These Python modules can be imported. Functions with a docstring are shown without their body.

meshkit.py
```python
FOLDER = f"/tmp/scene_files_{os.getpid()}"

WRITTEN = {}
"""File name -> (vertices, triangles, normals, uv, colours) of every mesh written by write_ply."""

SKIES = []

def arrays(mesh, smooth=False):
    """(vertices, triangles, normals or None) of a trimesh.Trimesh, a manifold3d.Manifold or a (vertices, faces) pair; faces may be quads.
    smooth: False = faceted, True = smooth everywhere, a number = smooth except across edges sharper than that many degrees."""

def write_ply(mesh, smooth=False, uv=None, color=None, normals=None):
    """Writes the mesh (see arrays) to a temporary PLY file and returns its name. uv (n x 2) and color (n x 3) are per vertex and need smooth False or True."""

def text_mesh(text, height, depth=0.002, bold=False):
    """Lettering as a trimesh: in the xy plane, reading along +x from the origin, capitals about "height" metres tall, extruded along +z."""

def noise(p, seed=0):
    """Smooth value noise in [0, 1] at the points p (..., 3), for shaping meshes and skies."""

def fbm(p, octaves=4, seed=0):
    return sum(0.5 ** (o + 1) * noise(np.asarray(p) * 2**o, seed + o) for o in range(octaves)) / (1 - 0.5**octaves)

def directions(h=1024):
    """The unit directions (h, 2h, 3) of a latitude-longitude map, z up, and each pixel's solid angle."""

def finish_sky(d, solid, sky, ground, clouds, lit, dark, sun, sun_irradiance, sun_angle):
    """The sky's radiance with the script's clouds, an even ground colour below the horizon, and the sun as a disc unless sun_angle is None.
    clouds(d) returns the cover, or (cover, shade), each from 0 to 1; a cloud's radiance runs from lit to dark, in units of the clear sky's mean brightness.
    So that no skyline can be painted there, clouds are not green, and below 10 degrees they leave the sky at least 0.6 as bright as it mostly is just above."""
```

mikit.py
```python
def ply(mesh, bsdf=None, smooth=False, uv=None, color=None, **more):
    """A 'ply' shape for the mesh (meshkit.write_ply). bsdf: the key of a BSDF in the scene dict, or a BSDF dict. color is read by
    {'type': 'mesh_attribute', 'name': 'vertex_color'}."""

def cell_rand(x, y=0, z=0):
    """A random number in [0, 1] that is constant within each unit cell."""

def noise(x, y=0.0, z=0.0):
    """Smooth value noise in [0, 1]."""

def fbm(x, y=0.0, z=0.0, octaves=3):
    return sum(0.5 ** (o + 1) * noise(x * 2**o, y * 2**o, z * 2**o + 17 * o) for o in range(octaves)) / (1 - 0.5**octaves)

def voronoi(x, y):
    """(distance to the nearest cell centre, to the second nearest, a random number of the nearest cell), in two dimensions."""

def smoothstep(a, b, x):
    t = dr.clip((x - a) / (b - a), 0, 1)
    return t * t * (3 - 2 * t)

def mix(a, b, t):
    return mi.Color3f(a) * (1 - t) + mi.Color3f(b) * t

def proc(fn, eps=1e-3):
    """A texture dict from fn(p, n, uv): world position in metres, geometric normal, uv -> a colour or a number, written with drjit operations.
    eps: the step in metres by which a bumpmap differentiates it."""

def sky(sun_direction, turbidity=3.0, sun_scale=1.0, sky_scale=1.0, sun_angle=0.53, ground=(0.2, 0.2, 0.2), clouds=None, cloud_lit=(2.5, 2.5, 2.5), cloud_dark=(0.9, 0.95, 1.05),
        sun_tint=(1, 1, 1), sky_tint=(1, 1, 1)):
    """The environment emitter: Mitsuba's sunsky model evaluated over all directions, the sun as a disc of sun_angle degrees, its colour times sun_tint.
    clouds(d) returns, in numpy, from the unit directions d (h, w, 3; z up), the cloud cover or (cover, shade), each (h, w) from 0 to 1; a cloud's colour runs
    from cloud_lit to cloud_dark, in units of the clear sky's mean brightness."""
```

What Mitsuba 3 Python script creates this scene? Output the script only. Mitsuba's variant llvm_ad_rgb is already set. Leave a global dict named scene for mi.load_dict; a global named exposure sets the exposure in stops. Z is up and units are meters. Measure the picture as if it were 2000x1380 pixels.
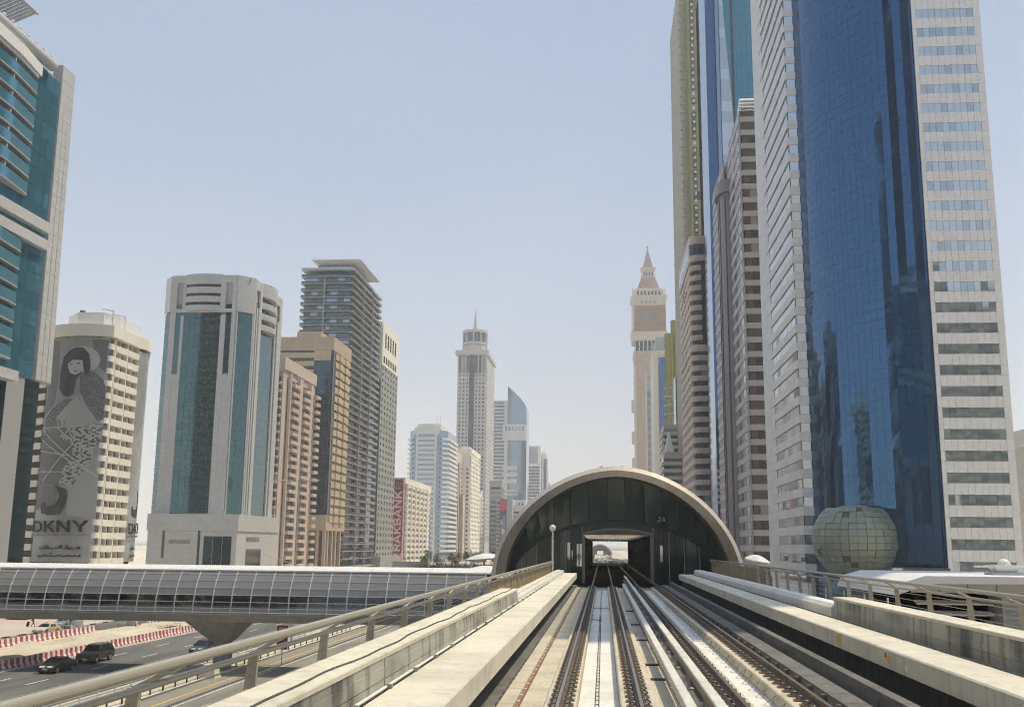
import math, numpy as np, trimesh, drjit as dr, mitsuba as mi, mikit, meshkit
from shapely.geometry import Polygon, LineString, Point
from shapely import affinity
from mikit import proc, fbm, noise, smoothstep, mix, cell_rand

# ------------------------------------------------------------------ camera, sky, exposure
T = mi.ScalarTransform4f
CAM = np.array([0.05, 0.0, 12.7])
FWD, UP = np.array([-0.08750026, 0.97886821, 0.18482621]), np.array([0.00612016, -0.18500609, 0.98271832])
SUN = (0.40, 0.165, 0.90)
exposure = 1.27
scene, labels = {'type': 'scene'}, {}
scene['camera'] = {'type': 'perspective', 'fov': 53.13, 'fov_axis': 'x', 'near_clip': 0.1, 'far_clip': 20000.0,
                   'to_world': T().look_at(origin=CAM.tolist(), target=(CAM + FWD).tolist(), up=UP.tolist())}
def veil(d):
    """the thin milky veil of a hot desert sky: thicker and dustier towards the horizon, with faint unevenness"""
    z = np.maximum(d[..., 2], 0)
    uneven = meshkit.fbm(d * np.array([2.2, 2.2, 6.0]), 3, 4) - 0.5
    return np.clip(0.50 + 0.42 * np.exp(-z / 0.22) + 0.10 * uneven, 0, 1), np.clip(1.05 * np.exp(-z / 0.17) + 0.12 * uneven, 0, 1)
scene['daylight'] = mikit.sky(SUN, turbidity=4.0, clouds=veil, cloud_lit=(2.35, 2.8, 3.6), cloud_dark=(3.6, 3.45, 3.15), sun_tint=(0.97, 1.0, 0.95))
scene['haze_air'] = {'type': 'homogeneous', 'albedo': {'type': 'rgb', 'value': [0.93, 0.95, 0.965]}, 'sigma_t': {'type': 'rgb', 'value': [0.00025, 0.00026, 0.00028]}}
scene['haze'] = {'type': 'cube', 'to_world': T().translate([0, 0, 184.5]).scale([4100, 4100, 185.5]), 'bsdf': {'type': 'null'}, 'interior': {'type': 'ref', 'id': 'haze_air'}}
scene['camera']['medium'] = {'type': 'ref', 'id': 'haze_air'}
labels['haze'] = {'label': 'pale dusty haze filling the air', 'kind': 'stuff'}

rng = np.random.default_rng(7)

# ------------------------------------------------------------------ materials
def P(name, color, rough=0.6, metal=0.0, spec=0.5, bump=None, scale=0.01, **kw):
    col = color if isinstance(color, dict) else {'type': 'rgb', 'value': list(color)}
    b = {'type': 'principled', 'base_color': col, 'roughness': rough, 'metallic': metal, 'specular': spec, **kw}
    if bump is not None:
        b = {'type': 'bumpmap', 'scale': scale, 'tex': bump, 'bsdf': b}
    scene[name] = {'type': 'twosided', 'bsdf': b}
    return name

def stained(base, dark, f=1.0, amt=0.5, streak=True):
    def fn(p, n, uv):
        a = fbm(p.x * 0.7 * f, p.y * 0.7 * f, p.z * 1.5 * f, 3)
        b = fbm(p.x * 6 * f, p.y * 6 * f, p.z * (0.8 if streak else 6) * f, 2)
        t = smoothstep(0.38, 0.72, a) * 0.55 + smoothstep(0.46, 0.74, b) * 0.5
        return mix(base, dark, t * amt)
    return proc(fn)

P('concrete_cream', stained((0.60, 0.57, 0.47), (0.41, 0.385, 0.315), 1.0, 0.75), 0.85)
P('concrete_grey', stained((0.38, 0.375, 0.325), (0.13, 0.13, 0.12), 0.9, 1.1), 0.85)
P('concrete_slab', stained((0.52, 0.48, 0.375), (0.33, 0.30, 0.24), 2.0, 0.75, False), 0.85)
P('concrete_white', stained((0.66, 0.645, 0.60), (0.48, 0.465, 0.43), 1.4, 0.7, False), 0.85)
P('concrete_tray', stained((0.155, 0.15, 0.14), (0.085, 0.085, 0.08), 2.2, 0.8, False), 0.9)  # slab covers and gutter are dark grey concrete
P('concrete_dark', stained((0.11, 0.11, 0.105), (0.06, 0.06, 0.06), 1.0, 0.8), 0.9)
P('cover_white', stained((0.66, 0.645, 0.585), (0.44, 0.42, 0.36), 1.5, 0.6, False), 0.5)
def fn_rust(p, n, uv):
    a = fbm(p.x * 9, p.y * 2.5, p.z * 9, 3)
    return mix((0.17, 0.115, 0.08), (0.10, 0.075, 0.06), smoothstep(0.3, 0.7, a))
P('rail_rust', proc(fn_rust), 0.6, 0.3)
P('rail_steel', (0.42, 0.36, 0.31), 0.32, 0.9)
P('clip_metal', (0.20, 0.19, 0.16), 0.5, 0.4)
P('pad_rust', (0.24, 0.14, 0.10), 0.75)
P('bolt_white', (0.75, 0.75, 0.72), 0.4)
P('olive_paint', stained((0.47, 0.43, 0.33), (0.34, 0.30, 0.21), 1.2, 0.7), 0.5)
P('rail_paint', (0.46, 0.43, 0.35), 0.35, 0.35)
P('panel_brown', stained((0.34, 0.27, 0.16), (0.22, 0.16, 0.09), 1.5, 0.7), 0.6)
def fn_asphalt(p, n, uv):
    a = fbm(p.x * 0.5, p.y * 0.06, 0, 3); b = noise(p.x * 3, p.y * 0.3, 0)
    return mix((0.085, 0.088, 0.086), (0.135, 0.137, 0.132), smoothstep(0.3, 0.7, a) * 0.7 + b * 0.3)
P('asphalt', proc(fn_asphalt), 0.85)
def fn_asphalt2(p, n, uv):
    a = fbm(p.x * 0.5, p.y * 0.06, 3, 3)
    return mix((0.17, 0.162, 0.14), (0.235, 0.22, 0.185), smoothstep(0.3, 0.7, a))
P('asphalt_pale', proc(fn_asphalt2), 0.85)
def fn_sand(p, n, uv):
    a = fbm(p.x * 0.25, p.y * 0.12, 0, 4); b = fbm(p.x * 2, p.y * 2, 0, 3)
    return mix((0.52, 0.48, 0.38), (0.40, 0.36, 0.28), smoothstep(0.35, 0.7, a) * 0.6 + smoothstep(0.4, 0.8, b) * 0.4)
P('sand', proc(fn_sand), 0.95)
def fn_pave(p, n, uv):
    a = fbm(p.x * 0.1, p.y * 0.1, 0, 3)
    return mix((0.44, 0.35, 0.31), (0.42, 0.40, 0.36), smoothstep(0.45, 0.6, a))
P('paving', proc(fn_pave), 0.9)
P('line_white', (0.62, 0.62, 0.58), 0.7); P('line_yellow', (0.62, 0.42, 0.08), 0.7)
P('kerb_pale', (0.5, 0.48, 0.42), 0.8); P('kerb_black', (0.04, 0.04, 0.04), 0.8)
P('barrier_red', (0.40, 0.085, 0.10), 0.55); P('barrier_white', (0.75, 0.71, 0.68), 0.5)
P('tyre', (0.02, 0.02, 0.02), 0.8); P('alloy', (0.6, 0.6, 0.6), 0.3, 0.9)
P('paint_black', (0.018, 0.018, 0.02), 0.25, 0.0, 0.6, clearcoat=1.0); P('paint_olive', (0.06, 0.065, 0.06), 0.3, 0.4, 0.5, clearcoat=1.0)
P('paint_silver', (0.42, 0.44, 0.46), 0.3, 0.6, clearcoat=1.0); P('paint_sand', (0.62, 0.55, 0.38), 0.3, clearcoat=1.0)
P('paint_yellow', (0.75, 0.47, 0.04), 0.3, clearcoat=1.0); P('paint_navy', (0.03, 0.04, 0.06), 0.25, 0.3, clearcoat=1.0)
P('paint_white', (0.75, 0.75, 0.75), 0.3, clearcoat=1.0)
P('lens', (0.7, 0.7, 0.72), 0.15); P('lamp_red', (0.4, 0.02, 0.02), 0.3); P('car_glass', (0.015, 0.018, 0.02), 0.05)
P('cloth_dark', (0.03, 0.03, 0.035), 0.9); P('skin', (0.32, 0.19, 0.13), 0.6); P('black_plastic', (0.02, 0.02, 0.02), 0.5)
# buildings
def jointed(base, dark, sx, sz, w=0.06, amt=0.5, var=0.035):
    """cladding seen from too far to pick its panels apart: joints and a little change of tone from panel to panel"""
    def fn(p, n, uv):
        h = dr.select(dr.abs(n.x) > dr.abs(n.y), p.y, p.x)
        u, v = h / sx, p.z / sz
        fu, fv = u - dr.floor(u), v - dr.floor(v)
        j = dr.maximum(1 - smoothstep(0, w / sx, dr.minimum(fu, 1 - fu)), 1 - smoothstep(0, w / sz, dr.minimum(fv, 1 - fv)))
        c = mix(base, dark, j * amt)
        return c * (1 - var + 2 * var * cell_rand(dr.floor(u), dr.floor(v), 3)) * (0.92 + 0.16 * fbm(h * 0.05, p.z * 0.03, 1, 2))
    return proc(fn)
P('granite_pale', jointed((0.52, 0.525, 0.51), (0.34, 0.34, 0.34), 1.2, 0.9, 0.05), 0.5)
P('granite_mid', jointed((0.44, 0.44, 0.435), (0.26, 0.26, 0.26), 1.2, 0.9, 0.05), 0.5)
P('clad_white', jointed((0.70, 0.69, 0.67), (0.32, 0.31, 0.30), 1.3, 1.3, 0.05), 0.45)
P('clad_white_variant', (0.74, 0.735, 0.725), 0.45)
P('spire_stone', (0.48, 0.475, 0.45), 0.6); P('clad_shaded', (0.60, 0.595, 0.58), 0.4); P('clad_shaded_variant', (0.57, 0.565, 0.55), 0.4); P('clad_pale', (0.77, 0.77, 0.765), 0.45)  # left wing cladding greyed to carry the shade on that side
P('cream_paint', stained((0.84, 0.81, 0.71), (0.74, 0.70, 0.60), 0.1, 0.5), 0.8)
P('cream_plain', (0.82, 0.78, 0.68), 0.8)
P('tan_stone', stained((0.50, 0.40, 0.30), (0.43, 0.34, 0.25), 0.15, 0.6), 0.8)
P('tan_pink', stained((0.59, 0.495, 0.42), (0.51, 0.425, 0.36), 0.15, 0.6), 0.8)
P('ochre_stone', stained((0.57, 0.47, 0.31), (0.47, 0.385, 0.25), 0.15, 0.6), 0.8)
P('grey_paint', (0.45, 0.46, 0.46), 0.6); P('grey_green', stained((0.36, 0.37, 0.34), (0.28, 0.29, 0.27), 0.1, 0.6), 0.7)
P('white_paint', (0.72, 0.72, 0.71), 0.5); P('slab_grey', (0.34, 0.35, 0.35), 0.6)
P('brown_granite', jointed((0.105, 0.072, 0.066), (0.06, 0.04, 0.04), 1.3, 1.0, 0.05), 0.3)
P('band_stone', (0.42, 0.39, 0.37), 0.5); P('mauve_stone', jointed((0.23, 0.20, 0.21), (0.15, 0.13, 0.13), 1.3, 1.0, 0.05), 0.4)
P('gold_olive', stained((0.27, 0.26, 0.075), (0.19, 0.185, 0.05), 0.06, 0.7), 0.5)
P('olive_grey', (0.27, 0.26, 0.19), 0.6)
P('gold_glass', (0.33, 0.29, 0.07), 0.2, 0.8)
P('beige_stone', stained((0.56, 0.48, 0.415), (0.48, 0.41, 0.35), 0.1, 0.6), 0.8)
P('clock_stone', (0.60, 0.545, 0.455), 0.7); P('pink_roof', (0.44, 0.285, 0.24), 0.7); P('clock_print', stained((0.36, 0.23, 0.14), (0.25, 0.16, 0.10), 0.08, 0.9, False), 0.8)
P('sign_red', (0.50, 0.03, 0.055), 0.5); P('sign_white', (0.80, 0.78, 0.74), 0.5); P('sign_black', (0.015, 0.015, 0.015), 0.5)
P('steel_blue', (0.16, 0.22, 0.32), 0.3, 0.5)
for k, c in (('blue', (0.052, 0.132, 0.255)), ('blue_deep', (0.047, 0.122, 0.238)), ('teal', (0.075, 0.255, 0.345)), ('teal_light', (0.095, 0.30, 0.41)),
             ('sea', (0.075, 0.15, 0.165)), ('sea_deep', (0.068, 0.138, 0.155)), ('sky', (0.55, 0.61, 0.63)), ('steel', (0.27, 0.35, 0.44)), ('smoke', (0.10, 0.11, 0.11)), ('night', (0.055, 0.085, 0.12)),
             ('bottle', (0.05, 0.07, 0.06)), ('pale', (0.44, 0.50, 0.53)), ('dull', (0.36, 0.40, 0.41))):
    P('glass_' + k, c, 0.04, 0.92 if k not in ('teal', 'teal_light') else 0.55)
P('window_dark', (0.03, 0.035, 0.038), 0.08, 0.0, 0.7); P('window_mid', (0.075, 0.08, 0.08), 0.1, 0.0, 0.7); P('window_blind', (0.27, 0.26, 0.235), 0.4); P('void_dark', (0.02, 0.02, 0.02), 0.9); P('recess', (0.055, 0.05, 0.045), 0.8)
P('ball_glass', (0.27, 0.305, 0.245), 0.4, 0.25); P('ball_dark', (0.10, 0.11, 0.095), 0.3, 0.2)
scene['clear_pane'] = {'type': 'thindielectric', 'int_ior': 1.5, 'specular_transmittance': {'type': 'rgb', 'value': [0.62, 0.66, 0.66]}}
# station
P('bronze_rim', stained((0.27, 0.235, 0.18), (0.18, 0.155, 0.115), 0.5, 0.8), 0.4, 0.3)
P('shell_gold', stained((0.60, 0.535, 0.455), (0.48, 0.42, 0.35), 0.3, 0.5, False), 0.4, 0.2)
P('station_glass', (0.022, 0.034, 0.029), 0.06, 0.0, 0.25); P('station_glass_pale', (0.058, 0.088, 0.071), 0.06, 0.0, 0.5); P('station_glass_mid', (0.042, 0.064, 0.053), 0.06, 0.0, 0.4)
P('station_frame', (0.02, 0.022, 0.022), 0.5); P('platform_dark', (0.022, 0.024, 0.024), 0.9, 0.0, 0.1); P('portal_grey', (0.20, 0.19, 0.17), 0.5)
scene['membrane'] = {'type': 'principledthin', 'base_color': {'type': 'rgb', 'value': [0.78, 0.72, 0.58]}, 'roughness': 0.6, 'diff_trans': 1.1}  # translucent so sun through the added roof opening brightens the ceiling
P('steel_white', (0.62, 0.63, 0.62), 0.35, 0.2); P('bridge_grey', stained((0.30, 0.30, 0.285), (0.20, 0.20, 0.19), 0.5, 0.7), 0.7)
P('frit_glass', (0.25, 0.252, 0.25), 0.18, 0.0, 0.5)
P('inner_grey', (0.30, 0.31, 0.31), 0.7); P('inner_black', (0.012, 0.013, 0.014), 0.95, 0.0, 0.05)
P('louvre_grey', (0.33, 0.34, 0.35), 0.5); P('lamp_globe', (0.8, 0.78, 0.72), 0.3); P('pole_grey', (0.50, 0.50, 0.47), 0.45, 0.3)
def fn_bark(p, n, uv): return mix((0.20, 0.15, 0.10), (0.11, 0.08, 0.055), noise(p.x * 6, p.y * 6, p.z * 5))
P('bark', proc(fn_bark), 0.9)
P('frond', (0.15, 0.16, 0.06), 0.6); P('frond_dry', (0.20, 0.175, 0.08), 0.8); P('shrub_leaf', (0.11, 0.125, 0.055), 0.8)
# print greys of the large banners
P('print_sky', (0.30, 0.31, 0.31), 0.6); P('print_light', (0.40, 0.41, 0.40), 0.6); P('print_pale', (0.50, 0.50, 0.48), 0.6); P('print_mid', (0.17, 0.175, 0.175), 0.6); P('print_dark', (0.045, 0.045, 0.047), 0.6)
def fn_print(p, n, uv):
    s = uv.x * 14; f = s - dr.floor(s)
    seam = 1 - smoothstep(0, 0.07, dr.minimum(f, 1 - f))
    a = fbm(uv.x * 3, uv.y * 9, 2, 3)
    c = mix((0.30, 0.31, 0.31), (0.42, 0.43, 0.43), smoothstep(0.3, 0.7, a))
    return mix(c, (0.19, 0.20, 0.20), seam * 0.5)
P('print_ink', (0.008, 0.008, 0.009), 0.7)
P('banner_print', proc(fn_print), 0.6)
def fn_pattern(p, n, uv):
    v = noise(p.x * 2.2 + 3, p.y * 2.2, p.z * 2.2)
    return mix((0.45, 0.46, 0.45), (0.12, 0.12, 0.12), smoothstep(0.5, 0.62, v))
P('print_pattern', proc(fn_pattern), 0.6)
def fn_tweed(p, n, uv):
    v = noise(p.x * 4 + 9, p.y * 4, p.z * 4)
    return mix((0.22, 0.23, 0.235), (0.09, 0.09, 0.095), smoothstep(0.35, 0.65, v))
P('print_tweed', proc(fn_tweed), 0.6)

# ------------------------------------------------------------------ mesh helpers
BF = np.array([[0, 2, 1], [0, 3, 2], [4, 5, 6], [4, 6, 7], [0, 1, 5], [0, 5, 4], [1, 2, 6], [1, 6, 5], [2, 3, 7], [2, 7, 6], [3, 0, 4], [3, 4, 7]])
class Mesh:
    def __init__(s): s.v, s.f, s.n = [], [], 0
    def add(s, v, f):
        s.v.append(np.asarray(v, float)); s.f.append(np.asarray(f, int) + s.n); s.n += len(v); return s
    def box(s, x0, x1, y0, y1, z0, z1):
        return s.add([(x0, y0, z0), (x1, y0, z0), (x1, y1, z0), (x0, y1, z0), (x0, y0, z1), (x1, y0, z1), (x1, y1, z1), (x0, y1, z1)], BF)
    def hexa(s, v): return s.add(v, BF)
    def prism(s, pts, z0, z1):
        """pts counter-clockwise in plan"""
        m = trimesh.creation.extrude_polygon(Polygon(pts), z1 - z0, engine='earcut')
        return s.add(m.vertices + [0, 0, z0], m.faces)
    def tube(s, p0, p1, r, n=8, r1=None):
        p0, p1 = np.asarray(p0, float), np.asarray(p1, float); r1 = r if r1 is None else r1
        t = (p1 - p0) / np.linalg.norm(p1 - p0)
        a = np.cross(t, [0, 0, 1] if abs(t[2]) < 0.9 else [1, 0, 0]); a /= np.linalg.norm(a); b = np.cross(t, a)
        ang = np.arange(n) * 2 * np.pi / n
        ring = np.cos(ang)[:, None] * a + np.sin(ang)[:, None] * b
        v = np.vstack([p0 + r * ring, p1 + r1 * ring, [p0], [p1]]); i = np.arange(n); j = (i + 1) % n
        return s.add(v, np.vstack([np.stack([i, j, j + n], 1), np.stack([i, j + n, i + n], 1), np.stack([j, i, i * 0 + 2 * n], 1), np.stack([i + n, j + n, i * 0 + 2 * n + 1], 1)]))
    def tm(s, m): return s.add(m.vertices, m.faces)
    def mesh(s): return (np.vstack(s.v), np.vstack(s.f))
def box(*a): return Mesh().box(*a).mesh()

class Frame:
    """a wall plane: u runs along the wall, d outwards, z up"""
    def __init__(s, p0, p1, out=None, us=1.0):
        s.o, q = np.array([*p0, 0.0]), np.array([*p1, 0.0]); s.w = float(np.linalg.norm(q - s.o)); s.u = (q - s.o) / s.w
        s.d = np.array([s.u[1], -s.u[0], 0.0]); s.u = s.u * us; s.w /= us
        s.flip = False
        if out is not None and s.d @ np.array([*out, 0.0]) < 0: s.d = -s.d; s.flip = True
    def pt(s, u, d, z): return s.o + s.u * u + s.d * d + np.array([0, 0, z])
    def box(s, u0, u1, d0, d1, z0, z1, m=None, jit=0.0):
        v = [s.pt(*c) for c in ((u0, d1, z0), (u1, d1, z0), (u1, d0, z0), (u0, d0, z0), (u0, d1, z1), (u1, d1, z1), (u1, d0, z1), (u0, d0, z1))]
        if jit:
            a, b = rng.normal(0, jit, 2)
            for k, e in ((0, a + b), (1, -a + b), (4, a - b), (5, -a - b)): v[k] = v[k] + s.d * e
        f = BF[:, ::-1] if s.flip else BF
        if m is None: return (np.array(v), f)
        return m.add(v, f)

KEYS = {}
def numbered(k):
    n = KEYS.get(k, -1) + 1; KEYS[k] = n
    return k if n == 0 else f'{k}_{n:03d}'
def thing(name, label, cat, group=None, kind=None):
    key = numbered(name); labels[key] = {'label': label, 'category': cat}
    if group: labels[key]['group'] = group
    if kind: labels[key]['kind'] = kind
    return key
def put(parent, name, mesh, mat, smooth=False, label=None, kind=None, **kw):
    key = numbered(f'{parent}__{name}')
    if isinstance(mesh, Mesh): mesh = mesh.mesh()
    scene[key] = mikit.ply(mesh, mat, smooth, **kw)
    l = {}
    if label: l['label'] = label
    if kind: l['kind'] = kind
    if l: labels[key] = l
    return key
def single(name, label, cat, mesh, mat, smooth=False, group=None, kind=None, **kw):
    key = thing(name, label, cat, group, kind) if cat else numbered(name)
    if not cat: labels[key] = {'label': label, 'kind': kind}
    scene[key] = mikit.ply(mesh.mesh() if isinstance(mesh, Mesh) else mesh, mat, smooth, **kw)
    return key
def pieces(parent, name, meshes, mat, cap=300):
    """alike pieces as parts of their own; past the cap the rest is one part"""
    mats = [mat] if isinstance(mat, str) else list(mat)
    if mats == ['window_dark']: mats = ['window_dark'] * 6 + ['window_mid'] * 3 + ['window_blind']
    for m in meshes[:cap]: put(parent, name, m, mats[int(rng.integers(len(mats)))])
    if len(meshes) > cap:
        M = Mesh()
        for v, f in meshes[cap:]: M.add(v, f)
        put(parent, name + '_field', M, mats[0], kind='stuff', label=f'more of the same {name.replace("_", " ")} pieces, too small to pick apart')
def grid_wall(parent, fr, z0, z1, ncol, nrow, ww, wh, wall, glass, depth=0.3, u0=0.0, u1=None, sill=0.5, jit=0.0, cap=300, name='window', rows=None, wname='wall_grid'):
    """a wall of punched windows: proud bands and piers round recessed panes"""
    u1 = fr.w if u1 is None else u1
    cw, ch = (u1 - u0) / ncol, (z1 - z0) / nrow
    m, panes = Mesh(), []
    zl = z0
    for r in range(nrow):
        zb = z0 + r * ch + (ch - wh) * sill
        fr.box(u0, u1, 0, depth, zl, zb, m); zl = zb + wh
        for c in range(ncol):
            ub = u0 + c * cw + (cw - ww) / 2
            panes.append(fr.box(ub - 0.02, ub + ww + 0.02, 0.0, 0.06, zb - 0.02, zb + wh + 0.02, jit=jit))
    fr.box(u0, u1, 0, depth, zl, z1, m)
    for c in range(ncol + 1):
        a = u0 if c == 0 else u0 + c * cw - (cw - ww) / 2
        b = u1 if c == ncol else u0 + c * cw + (cw - ww) / 2
        fr.box(a, b, 0, depth - 0.012, z0 + 0.01, z1 - 0.01, m)
    put(parent, wname, m, wall)
    pieces(parent, name, panes, glass, cap)
def curtain(parent, fr, z0, z1, pw, ph, glass, u0=0.0, u1=None, gap=0.06, jit=0.004, cap=300, name='glass_pane', d=0.0, back=None):
    u1 = fr.w if u1 is None else u1
    nc, nr = max(1, round((u1 - u0) / pw)), max(1, round((z1 - z0) / ph)); cw, ch = (u1 - u0) / nc, (z1 - z0) / nr
    out = [fr.box(u0 + c * cw + gap / 2, u0 + (c + 1) * cw - gap / 2, d, d + 0.08, z0 + r * ch + gap / 2, z0 + (r + 1) * ch - gap / 2, jit=jit) for r in range(nr) for c in range(nc)]
    pieces(parent, name, out, glass, cap)
def bands(parent, fr, z0, z1, n, bh, mat, depth=0.35, u0=0.0, u1=None, name='floor_band', frac=0.0):
    u1 = fr.w if u1 is None else u1; ch = (z1 - z0) / n
    pieces(parent, name, [fr.box(u0, u1, 0.0, depth, z0 + k * ch + frac * ch, z0 + k * ch + frac * ch + bh) for k in range(n)], mat)

# ------------------------------------------------------------------ the ground and the roads
def sheet(name, label, x0, x1, y0, y1, z, mat, kind='structure'):
    return single(name, label, None, ([(x0, y0, z), (x1, y0, z), (x1, y1, z), (x0, y1, z)], [[0, 1, 2], [0, 2, 3]]), mat, kind=kind)
sheet('ground', 'sandy city ground under the roads and towers', -4000, 4000, -4000, 4000, 0.0, 'sand')
sheet('pavement', 'pink and beige paving in front of the towers on the far side', -118, -79.8, -300, 2500, 0.004, 'paving')
sheet('service_road', 'narrow asphalt lane beyond the roadworks', -79.5, -73.4, -300, 2500, 0.004, 'asphalt')
sheet('main_road', 'wide grey asphalt carriageway under the footbridge', -59.6, -42.6, -300, 2500, 0.004, 'asphalt')
sheet('near_road', 'pale asphalt carriageway with a yellow edge line beside the viaduct', -37.6, -15.0, -300, 2500, 0.004, 'asphalt_pale')
sheet('viaduct_ground', 'paved ground under the viaduct', -14.6, 30.0, -300, 2500, 0.004, 'paving')
rm = thing('road_markings', 'painted lane lines on the two carriageways', None, kind='structure'); labels[rm].pop('category')
m = Mesh()
for y in range(20, 420, 12):
    for x in (-55.6, -51.9, -48.2, -45.0): m.box(x - 0.08, x + 0.08, y, y + 4, 0.004, 0.008)
    for x in (-31.6, -28.0, -24.4): m.box(x - 0.08, x + 0.08, y, y + 4, 0.004, 0.008)
m.box(-59.3, -59.1, -100, 900, 0.004, 0.008); m.box(-43.1, -42.95, -100, 900, 0.004, 0.008); m.box(-33.9, -33.75, -100, 900, 0.004, 0.008)
put(rm, 'white_line', m, 'line_white', kind='stuff')
put(rm, 'yellow_line', box(-35.62, -35.42, -100, 900, 0.004, 0.008), 'line_yellow')
kb = thing('kerb', 'black and white painted kerb of the far pavement', None, kind='structure'); labels[kb].pop('category')
for c, mat in ((0, 'kerb_pale'), (1, 'kerb_black')):
    m = Mesh()
    for k in range(90): m.box(-79.8, -79.5, 60 + 4 * k + 2 * c, 62 + 4 * k + 2 * c, 0.0, 0.14)
    put(kb, 'kerb_stone', m, mat, kind='stuff')
kp = single('road_kerb', 'pale kerb between main road and verge', None, Mesh().box(-42.6, -42.3, -100, 600, 0, 0.14).box(-37.9, -37.6, -100, 600, 0, 0.14).box(-15, -14.6, -100, 600, 0, 0.14), 'kerb_pale', kind='structure')
# heaped sand of the roadworks
xs, ys = np.linspace(-72.2, -61.0, 24), np.linspace(80, 240, 120)
gx, gy = np.meshgrid(xs, ys); hz = 0.05 + 0.75 * np.clip(meshkit.fbm(np.stack([gx * 0.35, gy * 0.16, gx * 0], -1), 3, 5) - 0.42, 0, 1) * 2.2
hz *= np.clip(np.minimum(gx + 72.4, -60.6 - gx) / 1.5, 0, 1)
n0, n1 = gx.shape; idx = np.arange(n0 * n1).reshape(n0, n1)
q = np.stack([idx[:-1, :-1], idx[:-1, 1:], idx[1:, 1:], idx[1:, :-1]], -1).reshape(-1, 4)
single('sand_strip', 'bare heaped sand between the two rows of red and white barriers', None, (np.stack([gx, gy, hz], -1).reshape(-1, 3), np.vstack([q[:, [0, 1, 2]], q[:, [0, 2, 3]]])), 'sand', True, kind='structure')

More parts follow.
